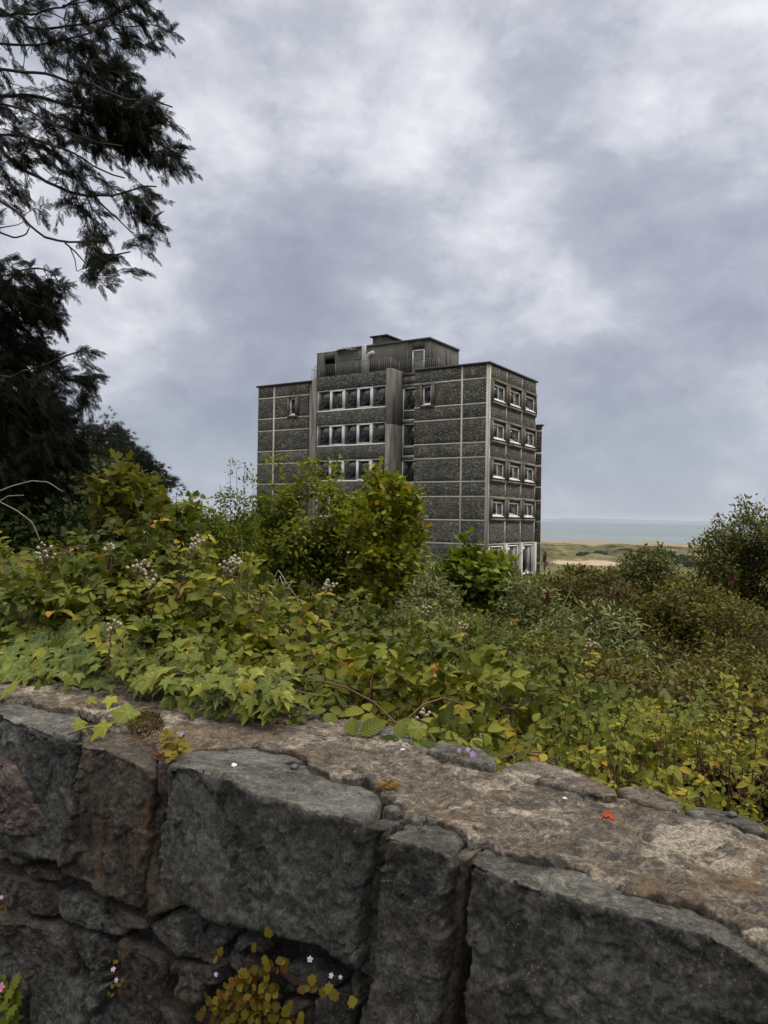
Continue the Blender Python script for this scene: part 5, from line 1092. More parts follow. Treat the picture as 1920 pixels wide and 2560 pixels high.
tree('hazel_tree', 'wide many-stemmed green tree covering the lower left of the building', 'tree', up_line(800, 15, 1180, .1),
     [(690, 1400, 15, 70, 90, 1., 1.3), (670, 1290, 15, 36, 60, .6, .7), (660, 1210, 15, 22, 22, .4, .35), (715, 1270, 15, 55, 70, .9, .8), (780, 1175, 15, 34, 24, .4, .8), (690, 1150, 15, 18, 12, .3, .5), (665, 1175, 15, 8, 26, .2, .8), (735, 1165, 15, 8, 26, .2, .8), (820, 1160, 15, 10, 24, .2, .8), (890, 1185, 15, 10, 26, .2, .8), (650, 1240, 15, 8, 26, .2, .8), (740, 1200, 15, 50, 24, .5, .4), (770, 1350, 15, 90, 110, 1.4, 1.8), (800, 1250, 15, 70, 60, 1, 1), (850, 1190, 15, 30, 30, .5, .8), (880, 1230, 15, 60, 45, .8, 1.1), (880, 1320, 15, 80, 80, 1.2, 1.4), (700, 1470, 15, 90, 60, 1., 1.4), (860, 1440, 15, 110, 90, 1.2, 1.8), (960, 1300, 15.5, 70, 110, 1, 1.2), (905, 1225, 14.5, 34, 40, .6, 1.6), (900, 1280, 14.5, 44, 50, .7, 1.5), (1000, 1400, 14.5, 70, 90, .8, 1.2), (925, 1400, 14, 60, 70, .7, 1), (640, 1420, 15, 50, 80, .8, 1.2)],
     None, L_HAZ, BARK, 1350, 12, .19, 14, r0=.08, sz=(.08, .15), gap=.18, gs=1.5, upw=1.1, tintf=lambda P, t, rg: np.clip(t+.12, 0, 1), limbs=[up_line(690, 15, 1170, .1), up_line(740, 15, 1190, -.08), up_line(775, 15, 1160, .05), up_line(850, 15, 1180, .1), up_line(900, 15, 1210, -.1), up_line(660, 15, 1230, .05), up_line(960, 15, 1260, .05), up_line(720, 15, 1260, .1)], sag=-.03)
tree('oak_tree', 'young oak tree with bright lobed leaves in front of the building between hazel and bush', 'tree', up_line(985, 10, 1210, .06),
     [(925, 1190, 10, 22, 14, .2, 1.5), (952, 1218, 10, 28, 18, .25, 1.3), (988, 1208, 10, 16, 18, .2, 1.2), (1035, 1236, 10, 36, 14, .3, 1.6), (1000, 1256, 10.1, 36, 16, .35, 1.2), (960, 1268, 10.1, 34, 18, .4, 1.), (890, 1306, 9.7, 40, 12, .3, 1.5), (930, 1322, 9.8, 36, 20, .3, 1.3), (985, 1310, 10.1, 26, 26, .3, 1.), (1040, 1296, 10.2, 32, 22, .35, 1.2), (1074, 1318, 10, 16, 9, .2, 1.4), (1010, 1350, 10.1, 46, 26, .4, 1.1), (900, 1384, 9.6, 38, 14, .3, 1.4), (955, 1396, 9.9, 40, 22, .4, 1.2), (1020, 1420, 10, 34, 34, .4, 1), (930, 1450, 9.9, 44, 22, .4, 1), (1000, 1478, 10, 60, 24, .4, 1.1)],
     None, L_OAK, BARKG, 215, 9, .12, 17, r0=.04, tpl=T_OAK, sz=(.07, .14), gap=.2, gs=3.5, limbs=[[W(985, 1470, 10), W(940, 1430, 9.9), W(905, 1395, 9.8)], [W(985, 1400, 10), W(930, 1340, 9.9), W(880, 1310, 9.8)], [W(990, 1380, 10), W(1040, 1320, 10.1), W(1070, 1310, 10.1)], up_line(1040, 10.3, 1290, .05)], out=.8, upw=.7,
     tintf=lambda P, t, rg: np.clip(t+.10+.35*np.clip(rg.normal(0, 1, len(P))-1.7, 0, 1), 0, 1))
tree('sycamore_bush', 'rounded bright green bush at the foot of the building corner', 'bush', up_line(1200, 13, 1400, .05),
     [(1200, 1440, 13, 80, 50, 1., 1.4), (1150, 1410, 13, 40, 26, .5, 1.), (1240, 1420, 13, 44, 34, .6, 1.), (1180, 1385, 13, 40, 14, .4, 1), (1250, 1480, 13, 60, 50, .8, 1.2), (1130, 1470, 13, 50, 50, .7, 1), (1190, 1500, 13, 90, 50, .8, 1), (1280, 1520, 13, 40, 40, .5, 1), (1166, 1355, 13, 10, 14, .2, .5), (1100, 1440, 13, 24, 24, .4, .8)],
     None, L_SYC, BARK, 560, 11, .16, 19, r0=.05, tpl=T_MAPLE, sz=(.09, .15), upw=.9)
sb = [('silvery shrub with pointed grey green leaves below the oak', 8.5, [(1080, 1500, 8.5, 70, 50, .6), (1030, 1550, 8, 60, 40, .5), (1110, 1560, 8, 80, 36, .5), (1070, 1450, 9, 30, 40, .4, .6)]),
      ('silvery shrub with pointed leaves right of the rounded bush', 9, [(1330, 1500, 9, 50, 56, .5), (1310, 1560, 8.5, 70, 40, .5), (1370, 1550, 9, 60, 40, .5), (1290, 1480, 9.5, 30, 30, .3)]),
      ('low silvery shrub spreading in front of the rounded bush', 6.6, [(1180, 1600, 6.6, 110, 34, .5), (1300, 1620, 6.6, 100, 30, .5), (1060, 1600, 6.5, 80, 24, .4)]),
      ('silvery shrub with pale tips in the middle of the right-hand thicket', 6.8, [(1500, 1560, 7, 70, 34, .4), (1430, 1600, 6.8, 80, 34, .5), (1540, 1620, 6.6, 80, 30, .5)])]
for k, (lab, d, bl) in enumerate(sb):
    x = bl[0][0]; tree('silvery_shrub', lab, 'shrub', [gpt(x, 0, d), W(x, bl[0][1]+60, d), W(x+8, bl[0][1], d)], bl, None, L_SILV, BARKG, 270, 13, .12, 40+k, group='silvery buddleia-like shrubs', r0=.02, tpl=T_LANC, sz=(.055, .10), upw=.25, out=.6, cap='foliage')
tree('small_birch_tree', 'small rounded birch tree standing against the dunes at right of centre', 'tree', up_line(1625, 21, 1395, .1),
     [(1615, 1420, 21, 62, 44, .9, 1.2), (1600, 1392, 21, 36, 20, .5, .8), (1645, 1385, 21, 26, 16, .5, .8), (1570, 1450, 21, 40, 40, .6, .8), (1660, 1460, 21, 60, 50, .9, 1.2), (1610, 1500, 21, 100, 50, 1., 1.2), (1540, 1425, 21, 24, 20, .4, .4), (1700, 1500, 21, 50, 50, .8, 1)], None, L_WIL, BARK, 620, 16, .2, 50, r0=.05, sz=(.07, .12), gap=.05, limbs=[up_line(1600, 21, 1390, .1), up_line(1655, 21, 1400, -.1)])
tree('willow_tree', 'tall grey green willow tree rising at the right edge', 'tree', up_line(1850, 15, 1290, .15),
     [(1890, 1275, 15, 40, 30, .6, 1.), (1850, 1320, 15, 60, 40, .9, 1.2), (1910, 1340, 15, 60, 60, 1, 1.3), (1800, 1345, 15, 44, 26, .6, 1), (1772, 1340, 15, 16, 10, .3, .7), (1775, 1400, 15, 60, 50, .8, 1.3), (1860, 1410, 15, 90, 70, 1.1, 1.8), (1940, 1430, 15, 90, 110, 1.2, 1.5), (1760, 1470, 15, 60, 50, .8, 1.2), (1850, 1500, 15, 110, 60, 1.1, 1.6), (2020, 1380, 15, 100, 130, 1.2, 1)],
     None, L_WIL, BARKG, 1150, 15, .17, 52, r0=.09, sz=(.06, .10), gap=.05, gs=1.6, limbs=[up_line(1800, 15, 1330, .1), up_line(1900, 15, 1265, -.1), up_line(1770, 15, 1345, .05), up_line(1960, 15, 1330, .1)])
ob = [('olive brown bush beneath the small birch tree', 13, [(1500, 1490, 13, 90, 44, .9), (1430, 1500, 13, 60, 36, .6), (1560, 1540, 12, 110, 50, .9), (1400, 1470, 14, 40, 30, .5, .6), (1530, 1450, 14, 40, 30, .4, .4)], 560),
      ('olive brown bush under the willow tree', 11, [(1720, 1520, 11, 90, 60, .8), (1800, 1570, 10.5, 110, 60, .8), (1660, 1580, 11, 90, 50, .7)], 560),
      ('dark olive bush at the right edge below the willow', 8, [(1880, 1560, 9, 90, 70, .7), (1850, 1660, 8, 110, 60, .7), (1960, 1640, 8, 90, 100, .7)], 520),
      ('brownish tangled bush in the middle of the right-hand thicket', 8, [(1600, 1640, 8, 110, 46, .6), (1500, 1660, 7.5, 90, 36, .5), (1700, 1680, 7.5, 100, 46, .5)], 520),
      ('brown and olive low bush in front of the thicket at far right', 6, [(1800, 1740, 6, 110, 50, .5), (1700, 1740, 6.2, 80, 34, .4), (1920, 1740, 6, 90, 60, .5)], 420),
      ('olive bush beside the building foot left of the small birch', 16, [(1400, 1470, 16, 50, 34, .6), (1440, 1450, 17, 50, 30, .6), (1340, 1480, 16, 40, 40, .5), (1480, 1450, 17, 40, 24, .5)], 420),
      ('dark brown olive tangle right behind the bramble edge at far right', 3.8, [(1820, 1830, 3.8, 130, 46, .4), (1700, 1800, 4.2, 110, 40, .4), (1940, 1850, 3.5, 90, 50, .4), (1600, 1770, 4.5, 110, 34, .4)], 560),
      ('brown olive tangle between brambles and the silvery shrub with pale tips', 4.8, [(1480, 1720, 4.8, 110, 34, .4), (1380, 1690, 5, 80, 26, .4), (1580, 1740, 4.8, 90, 30, .4)], 420),
      ('low brownish bush behind the brambles right of centre', 5.6, [(1400, 1660, 5.6, 110, 26, .4), (1520, 1700, 5.4, 90, 30, .4), (1640, 1740, 5.2, 90, 24, .4), (1280, 1640, 6, 70, 20, .4)], 420)]
for k, (lab, d, bl, n) in enumerate(ob):
    x = bl[0][0]; tree('olive_bush', lab, 'bush', [gpt(x, 0, d), W(x, bl[0][1]+70, d), W(x+10, bl[0][1], d)], bl, None, L_OLIVE if k % 3 else L_BROWNISH, BARKR, n, 15, .14, 60+k, group='olive brown bushes of the slope', r0=.025, tpl=T_OVAL if d < 8 else T_DIAM, sz=(.022, .042) if d < 5 else ((.035, .06) if d < 10 else (.06, .1)), cap='foliage', gap=.03, gs=2.5, upw=.5)
tree('far_tree', 'low dark tree crown behind the slender young tree, left of the building', 'tree', up_line(560, 30, 1310), [(500, 1325, 30, 70, 36, 1.5), (600, 1322, 30, 70, 36, 1.5), (450, 1330, 30, 60, 36, 1.5), (660, 1330, 30, 50, 40, 1.5)], None, L_HAZ, BARK, 420, 15, .3, 70, r0=.14, sz=(.10, .17))
# scrub on the far dunes
rgd = np.random.default_rng(4); dp = [(1500, 1379, 760, 9, 4.5), (1565, 1376, 820, 10, 3), (1660, 1400, 640, 14, 7), (1640, 1378, 800, 18, 4), (1700, 1392, 690, 12, 4), (1740, 1412, 600, 10, 4), (1460, 1384, 730, 8, 2.5)]
dlabs = ['round dark bush on the dunes below the horizon', 'low dark bush on the dunes, farthest out', 'largest dark bush on the dunes beside the small birch', 'long low thicket on the dunes under the sea line', 'dark bush on the dunes between birch and willow', 'dark bush on the green turf left of the willow', 'smallest bush on the dunes, left of the round dark bush']
for k, (x, y, d, rx, ry) in enumerate(dp):
    c = W(x, y, d); c[2] = float(ground_z(np.array([c[0]]), np.array([c[1]]))[0]); root = empty('dune_bush', c); tag(root, dlabs[k], 'bush', 'dark bushes on the dunes')
    n = 900; u = nrm(rgd.normal(0, 1, (n, 3))); u[:, 2] = abs(u[:, 2]); P = c+u*(.75+.25*rgd.random((n, 1)))*np.array([rx, rx, ry])*(1+.25*fbm(u*2.2+k, 3, k)[:, None]); lf = Leaves()
    lf.add(T_DIAM, P, nrm(rgd.normal(0, 1, (n, 3))), nrm(u+[0, 0, .6]+rgd.normal(0, .4, (n, 3))), rgd.uniform(1.2, 2.4, n)*rx/10, rgd.uniform(0, .6, n)); lf.build('foliage', L_DARK, root)
    w = MB(); w.tube([(0, 0, -.5), (0, 0, ry*.6)], [.25, .12], 6); w.build('stems', BARK, root)

# ---------------------------------------------------------------- brambles behind the wall
CP = [(0, 1385, 2.9), (150, 1378, 3.0), (300, 1400, 3.0), (450, 1400, 3.0), (560, 1440, 3.1), (650, 1510, 3.2), (-300, 1385, 2.9), (-300, 1500, 2.3), (-300, 1600, 2.1),
      (0, 1500, 2.35), (200, 1515, 2.35), (400, 1545, 2.35), (560, 1600, 2.4), (0, 1610, 2.05), (300, 1660, 1.98), (600, 1710, 1.95),
      (760, 1560, 3.4), (900, 1575, 3.7), (1050, 1590, 3.9), (1200, 1600, 4.1), (1350, 1630, 4.2), (800, 1650, 2.6), (1000, 1680, 2.75), (1200, 1710, 2.8), (850, 1800, 1.88), (1050, 1840, 1.82), (1250, 1890, 1.74),
      (1550, 1740, 4.), (1700, 1790, 3.8), (1900, 1830, 3.6), (2150, 1870, 3.4), (1480, 1830, 2.7), (1700, 1880, 2.5), (1900, 1940, 2.2), (1450, 1930, 1.9), (1500, 1965, 1.72), (1700, 2010, 1.62), (1900, 2060, 1.52), (2150, 2100, 1.45)]
CPW = np.array([W(*c) for c in CP]); CPW = np.vstack([CPW, [W(c[0], c[1]+95, c[2]+1.1) for c in CP if c[2] > 2.85]])
def canopy(x, y):
    d = (x[:, None]-CPW[:, 0])**2+(y[:, None]-CPW[:, 1])**2; w = 1/(d+.02)**2; return (w*CPW[:, 2]).sum(1)/w.sum(1)
def bramble_bed():
    rg = np.random.default_rng(77)
    def sample(n, wmin=.39, wmax=3.6):
        s = rg.uniform(-4.4, 2.4, n); w = wmin+(wmax-wmin)*rg.random(n)**1.25; x = s*ES[0]+(WD+w)*EW[0]; y = s*ES[1]+(WD+w)*EW[1]; return s, w, x, y
    lf = Leaves(); st = MB()
    s, w, x, y = sample(56000); far = y < np.interp(x/y, [-.6, 0, .12, .28, .5, .8], [9, 5.2, 4.5, 3.3, 2.45, 2.1])+.5*vnoise(np.stack([x*2, y*2, x*0], -1), 61); s, w, x, y = s[far], w[far], x[far], y[far]
    bump_ = .20*fbm(np.stack([x*1.9, y*1.9, x*0], -1), 3, 15)+.07*vnoise(np.stack([x*8, y*8, x*0], -1), 16)+.025*vnoise(np.stack([x*23, y*23, x*0], -1), 18)
    z = canopy(x, y)+bump_*smooth(.42, 1.1, w)+.02-.32*rg.random(len(x))**1.7
    # upright shoots rise above the general cover
    ns = 520; si, wi, xi, yi = sample(ns, .7, 3.3); hh = rg.uniform(.05, .17, ns); px_, py_, pz_ = [], [], []
    for q in range(ns):
        if yi[q] > np.interp(xi[q]/yi[q], [-.6, 0, .12, .28, .5, .8], [9, 5.2, 4.5, 3.3, 2.45, 2.1]): continue
        z0 = canopy(xi[q:q+1], yi[q:q+1])[0]; ln = rg.normal(0, .25, 2); m_ = int(4+hh[q]*40); f = np.linspace(.1, 1, m_); px_.append(xi[q]+ln[0]*hh[q]*f); py_.append(yi[q]+ln[1]*hh[q]*f); pz_.append(z0+hh[q]*f*1.1)
        st.tube(np.array([[xi[q], yi[q], z0-.12], [xi[q]+ln[0]*hh[q]*.5, yi[q]+ln[1]*hh[q]*.5, z0+hh[q]*.5], [xi[q]+ln[0]*hh[q], yi[q]+ln[1]*hh[q], z0+hh[q]*1.1]]), [.002, .0015, .0009], 4, cap=False)
    x = np.concatenate([x]+px_); y = np.concatenate([y]+py_); z = np.concatenate([z]+pz_); nup = sum(len(q) for q in px_); w = x*EW[0]+y*EW[1]-WD; s = x*ES[0]+y*ES[1]
    P = np.stack([x, y, z], -1); n = len(P)
    hol = fbm(np.stack([x*2.1, y*2.1, z*3], -1), 3, 44); keep = ~((hol > .16) & (rg.random(n) < .95)); keep[-nup:] = True; P = P[keep]; s, w = s[keep], w[keep]; n = len(P)
    left = np.clip((-.55-s)/.5, 0, 1)*np.clip((2.6-w)/.6, 0, 1); size = (.013+.016*rg.random(n)**1.3)*(1+1.15*left*rg.uniform(.55, 1.1, n)); size[-nup:] *= .85
    Nl = nrm(np.array([-.15, -.25, 1.])+rg.normal(0, .6, (n, 3))); az = rg.uniform(0, 2*math.pi, n); H = np.stack([np.cos(az), np.sin(az), rg.normal(-.15, .3, n)], -1); D = nrm(H-Nl*np.sum(H*Nl, -1, keepdims=True)*.8)
    cl = fbm(P*1.7, 3, 23)*.30; tn = np.clip(.28+cl+rg.normal(0, .22, n)+.12*np.clip((s+.6)/.8, 0, 1), 0, .87); old = rg.random(n); tn = np.where(old > .993, rg.uniform(.86, .95, n), tn)
    side = nrm(np.cross(D, Nl)); near = (left > .25) | (w < .95)
    for tpl_, mk in ((T_BRAM, near), (T_OVAL2, ~near)):
        lf.add(tpl_, (P+D*size[:, None]*.25)[mk], D[mk], Nl[mk], (size*1.12)[mk], tn[mk])
        for sg in (-1, 1):
            d2 = nrm(D*.28+side*sg); lf.add(tpl_, (P+d2*size[:, None]*.08)[mk], d2[mk], nrm(Nl+rg.normal(0, .2, (n, 3)))[mk], (size*rg.uniform(.8, 1, n))[mk], np.clip(tn+rg.normal(0, .05, n), 0, 1)[mk])
    k = rg.random(n) < .45
    for i in np.nonzero(k)[0][:6500]: st.tube([P[i], P[i]-D[i]*size[i]*.7-[0, 0, .03], P[i]-D[i]*size[i]*1.0-[0, 0, .12]], [.0009, .0012, .0016], 3, cap=False)
    # a second, denser and smaller layer further down so that no soil shows through
    s, w, x, y = sample(5500); z = canopy(x, y)-rg.uniform(.34, .55, len(x)); P = np.stack([x, y, z], -1); n = len(P)
    lf.add(T_OVAL, P, nrm(rg.normal(0, 1, (n, 3))*[1, 1, .4]), up_norm(n, rg, .5), rg.uniform(.045, .075, n), np.clip(rg.normal(.12, .1, n), 0, .5))  # dark leaf tint paints extra shade deep inside the bed
    o = lf.build('brambles', L_BRAM, None, smooth=True); tag(o, 'yellow green bramble leaves spreading over the bank behind the wall', 'brambles', kind='stuff')
    # arching canes
    for i in range(330):
        s, w, x, y = sample(1, .5, 3.4); a = rg.uniform(0, 2*math.pi); L = rg.uniform(.3, .9); q = np.linspace(0, 1, 9); xs = x+np.cos(a)*L*q; ys = y+np.sin(a)*L*q
        z = canopy(xs, ys)-.16+.17*np.sin(q*math.pi)*rg.uniform(.6, 1.2)+.03*q
        if (xs*EW[0]+ys*EW[1]-WD).min() < .47: continue
        st.tube(np.stack([xs, ys, z], -1), np.linspace(.0032, .0014, 9), 5, cap=False)
    o = st.build('bramble_canes', CANE); tag(o, 'thin red brown canes and stalks running among the bramble leaves', 'canes', kind='stuff')
    # ground cover on the slope beyond
    lf = Leaves(); n = 42000; r = np.exp(rg.uniform(math.log(4.), math.log(46), n)); a = rg.uniform(R_(-42), R_(42), n); x, y = np.sin(a)*r, np.cos(a)*r
    m = (x*EW[0]+y*EW[1]-WD > 2.6); x, y, r = x[m], y[m], r[m]; n = len(x); g = ground_z(x, y)
    h = (.25+.35*np.clip(vnoise(np.stack([x*.5, y*.5, x*0], -1), 5)+.4, 0, 1))*rg.random(n)**.7*np.clip(r/8, .8, 1.6); P = np.stack([x, y, g+h], -1)
    lf.add(T_OVAL, P, nrm(rg.normal(0, 1, (n, 3))*[1, 1, .5]), up_norm(n, rg, .5), (.05+.006*r)*rg.uniform(.7, 1.3, n), np.clip(rg.normal(.4, .2, n), 0, 1))
    o = lf.build('undergrowth', L_OLIVE); tag(o, 'dark green undergrowth covering the slope between the shrubs', 'undergrowth', kind='stuff')
bramble_bed()

def bramble_spray(px, py, d, h, lean, seed, label, nb=14, big=1., red=False):
    """an upright bramble shoot with leaves and a cluster of round pale buds at its tip"""
    rg = np.random.default_rng(seed); tip = W(px, py, d); base = tip+np.array([-lean*h, .05*h, -h]); root = empty('bramble_shoot', base)
    tag(root, label, 'bramble shoot', 'flowering bramble shoots')
    q = np.linspace(0, 1, 12)[:, None]; path = (tip-base)*q+np.array([lean, 0, 0])*h*.28*(q*(q-1))+.006*np.stack([vnoise(np.hstack([q*6+seed, q*0, q*0]), k) for k in range(3)], -1)
    s = MB(); s.tube(path, np.linspace(.0034, .0013, 12), 6); bd = MB(); lf = Leaves()
    for k in range(nb):
        f = 1-.38*h/h*(rg.random()**1.3)*min(1, .12/h)*1.; i = f*11; p = path[int(i)]*(1-i % 1)+path[min(11, int(i)+1)]*(i % 1)
        e = p+nrm(np.array([rg.normal(0, 1), rg.normal(0, 1), rg.uniform(.0, 1.2)]))*rg.uniform(.012, .032)*big; s.tube([p, (p+e)/2+[0, 0, .003], e], .0008, 3, cap=False)
        r = rg.uniform(.0034, .0052)*big; th = np.linspace(0, math.pi, 6); ph = np.arange(8)*math.pi/4; ax = nrm(e-p); A0 = nrm(np.cross(ax, [.3, .2, .9])); B0 = np.cross(ax, A0)
        V = np.array([[e+r*(math.sin(t)*(math.cos(u)*A0+math.sin(u)*B0)-math.cos(t)*ax*(1.15 if t < 1.6 else .95)) for u in ph] for t in th]).reshape(-1, 3); Q = gridq(6, 8)
        Q = np.vstack([Q, [[a*8+7, a*8, a*8+8, a*8+15] for a in range(5)]]); bd.add(V, Q)
        for u in range(4):                     # sepals
            aa = rg.uniform(0, 6.3); o_ = nrm(math.cos(aa)*A0+math.sin(aa)*B0-ax*.5); pp = e-ax*r*.6; bd.add([pp, pp+o_*r*1.7+ax*r*.2, pp+np.cross(o_, ax)*r*.7], T=[[0, 1, 2]])
    for k in range(6):
        f = rg.uniform(.25, .95); p = base+(tip-base)*f+np.array([lean, 0, 0])*h*.28*(f*(f-1)); a = rg.uniform(0, 6.3); D = np.array([math.cos(a), math.sin(a), .15]); N = nrm(np.array([0, -.3, 1])+rg.normal(0, .3, 3)); sz = rg.uniform(.03, .05)*big; sd = nrm(np.cross(D, N)); b = base+path[int(f*11)]
        b = base+(path[int(f*11)]-path[0])*1.; e = b+D*.03; s.tube([b-base, e-base], .0009, 3, cap=False); tt = rg.uniform(.35, .84) if not red else rg.uniform(.6, .91)
        for d2 in (D, nrm(D*.3+sd), nrm(D*.3-sd)): lf.add(T_BRAM, e, d2, N, sz*(1 if d2 is D else .85), tt)
    for b_ in bd.v: b_ -= 0
    st = mesh_obj('stem', np.vstack(s.v), [np.vstack(s.q)]+([np.vstack(s.t)] if s.t else []), CANE, root, smooth=True); bd.build('buds', BUDM, root, smooth=True); lf.build('leaves', L_BRAM, root, smooth=True)
SPR = [(118, 1378, 2.6, .26, .1, 'tallest budding bramble shoot at the far left, against the dark shrubs', 16, 1.2, 0), (272, 1362, 2.7, .28, -.1, 'budding bramble shoot with a reddish leaf near the foot of the yellow green sapling', 9, 1.1, 1),
       (345, 1412, 2.5, .24, .15, 'bramble shoot crowned with a broad cluster of white buds, left of the tall middle shoot', 16, 1.2, 0), (396, 1440, 2.5, .2, .3, 'short bramble shoot with white buds right beside the broad white cluster', 10, 1.1, 0),
       (495, 1355, 2.6, .32, .35, 'tall leaning bramble shoot with pale buds left of the orange leaf', 15, 1.2, 1), (590, 1405, 2.5, .34, .6, 'long red bramble stem leaning right with a spreading bunch of buds', 26, 1.3, 0),
       (825, 1462, 2.7, .38, .25, 'lone red bramble shoot with buds rising in front of the dark hazel', 14, 1.2, 1), (285, 1555, 2.1, .14, .1, 'small bramble shoot with buds above the ivy leaves', 8, 1., 0),
       (960, 1665, 2.5, .2, .3, 'bramble shoot with white buds low in the middle of the bed', 14, 1.1, 0), (1085, 1695, 2.4, .2, .35, 'bramble shoot with a dense upright bunch of white buds near the wall stones', 18, 1.1, 0),
       (1060, 1790, 1.95, .14, .1, 'bramble shoot with white buds just above the yellowing ivy leaf', 14, 1., 0), (1195, 1840, 1.9, .12, .1, 'bramble shoot with small buds close to the grey angular stone', 9, 1., 0), (1480, 1610, 3.6, .3, .2, 'bramble shoot with drying buds standing among the silvery leaves', 12, 1.3, 1), (1070, 1520, 3.6, .3, .1, 'bramble shoot with one orange leaf below the silvery shrub', 9, 1.2, 1), (1160, 1560, 3.6, .25, -.1, 'bramble shoot with buds in front of the rounded bush', 10, 1.2, 1)]
for k, (px, py, d, h, ln, lab, nb, big, red) in enumerate(SPR): bramble_spray(px, py, d, h, ln, 500+k, lab, nb, big, bool(red))

# ---------------------------------------------------------------- ivy over the wall top
def ivy():
    rg = np.random.default_rng(31); root = empty('ivy', wpt(np.array(-1.6), np.array(.3), np.array(WH))); tag(root, 'ivy with star-shaped green leaves creeping over the left end of the wall top', 'ivy')
    poly_px = []
    lf = Leaves(); st = MB(); org = np.array(root.location)
    # (centre px, spread px, count, height slope): patches of leaves in photo space laid on a rising surface
    pat = [((-60, 1640), (110, 90), 70), ((60, 1590), (120, 70), 100), ((190, 1600), (110, 70), 95), ((50, 1510), (90, 50), 50), ((300, 1640), (80, 60), 44), ((420, 1690), (90, 36), 52), ((540, 1720), (90, 32), 56), ((650, 1730), (70, 28), 40), ((120, 1670), (130, 40), 55), ((700, 1690), (40, 26), 10), ((470, 1640), (90, 40), 26)]
    C = []; Sz = []
    for (cx, cy), (sx, sy), n in pat:
        for i in range(int(n*1.35)):
            a = rg.uniform(0, 6.3); r = math.sqrt(rg.random()); px, py = cx+sx*r*math.cos(a), cy+sy*r*math.sin(a)
            lim = 1742 if px < 140 else (1742-(px-140)*.25 if px < 250 else (1690 if px < 340 else 1778))
            if py > lim+6: continue
            rr = ray(px, py); kz = .42; k = (WH+.03-kz*(WD+.22))/(rr[2]-kz*(rr@EW)); p = rr*k
            if not (.5 < p[1] < 4): continue
            if p@EW-WD < .22: p = rr*((WH+.028)/rr[2])
            p = p+np.array([0, 0, rg.uniform(-.035, .03)]); C.append(p); Sz.append(rg.uniform(.030, .066)*(1.12 if px < 260 else .86))
    for px, py, s in ((325, 1778, .085), (262, 1812, .06), (192, 1806, .045), (278, 1744, .05), (222, 1748, .034), (20, 1730, .085), (95, 1690, .09), (270, 1672, .085), (482, 1660, .09), (667, 1768, .075), (608, 1758, .05), (1047, 1815, .075), (640, 1738, .07), (460, 1760, .055)):
        rr = ray(px, py); p = rr*((WH+.03)/rr[2]); C.append(p); Sz.append(s*.92)
    C = np.array(C); Sz = np.array(Sz); n = len(C)
    N = nrm(np.array([-.1, -.75, 1.])+rg.normal(0, .33, (n, 3))); dn = nrm(np.array([.15, -.8, -.35])+rg.normal(0, .75, (n, 3))); D = nrm(dn-N*np.sum(dn*N, -1, keepdims=True))
    tn = np.clip(.42+rg.normal(0, .2, n)+.25*(Sz < .055), 0, 1); tn[-14:] = rg.uniform(.75, .95, 14)
    lf.add(T_IVY, C, D, N, Sz, tn)
    for i in range(n):
        p = C[i]; e = p-D[i]*.05-np.array([0, 0, .035]); st.tube(np.array([p, (p+e)/2+[0, 0, .006], e])-org, [.0008, .001, .0012], 3, cap=False)
    def creep(px, z=WH+.014, r=.0028):
        P = np.array([ray(*q)*(z/ray(*q)[2]) for q in px]); P = resamp(P, 30); P[:, 2] += .006*np.sin(np.arange(30)*.8); st.tube(P-org, np.linspace(r, r*.6, 30), 6)
    creep([(170, 1836), (240, 1820), (330, 1785), (400, 1765), (470, 1760), (560, 1730), (640, 1700)]); creep([(218, 1766), (260, 1750), (300, 1735), (360, 1700)]); creep([(665, 1785), (640, 1770), (560, 1740), (480, 1700)]); creep([(50, 1712), (70, 1690), (110, 1650), (220, 1690), (330, 1690), (400, 1670)]); creep([(380, 1750), (450, 1740), (520, 1755), (600, 1720)], r=.0022); creep([(945, 1826), (985, 1818), (1030, 1822), (1090, 1850)], r=.002)
    for i in range(26):
        a = C[rg.integers(n-14)]; b = a+np.array([rg.uniform(-.2, .3), rg.uniform(-.1, .3), 0]); P = np.array([a-[0, 0, .04], (a+b)/2-[0, 0, .03], b-[0, 0, .04]]); st.tube(resamp(P, 8)-org, .0016, 4)
    m = MB(); st.build('stems', IVST, root, smooth=True); lf.build('leaves', L_IVY, root)
ivy()

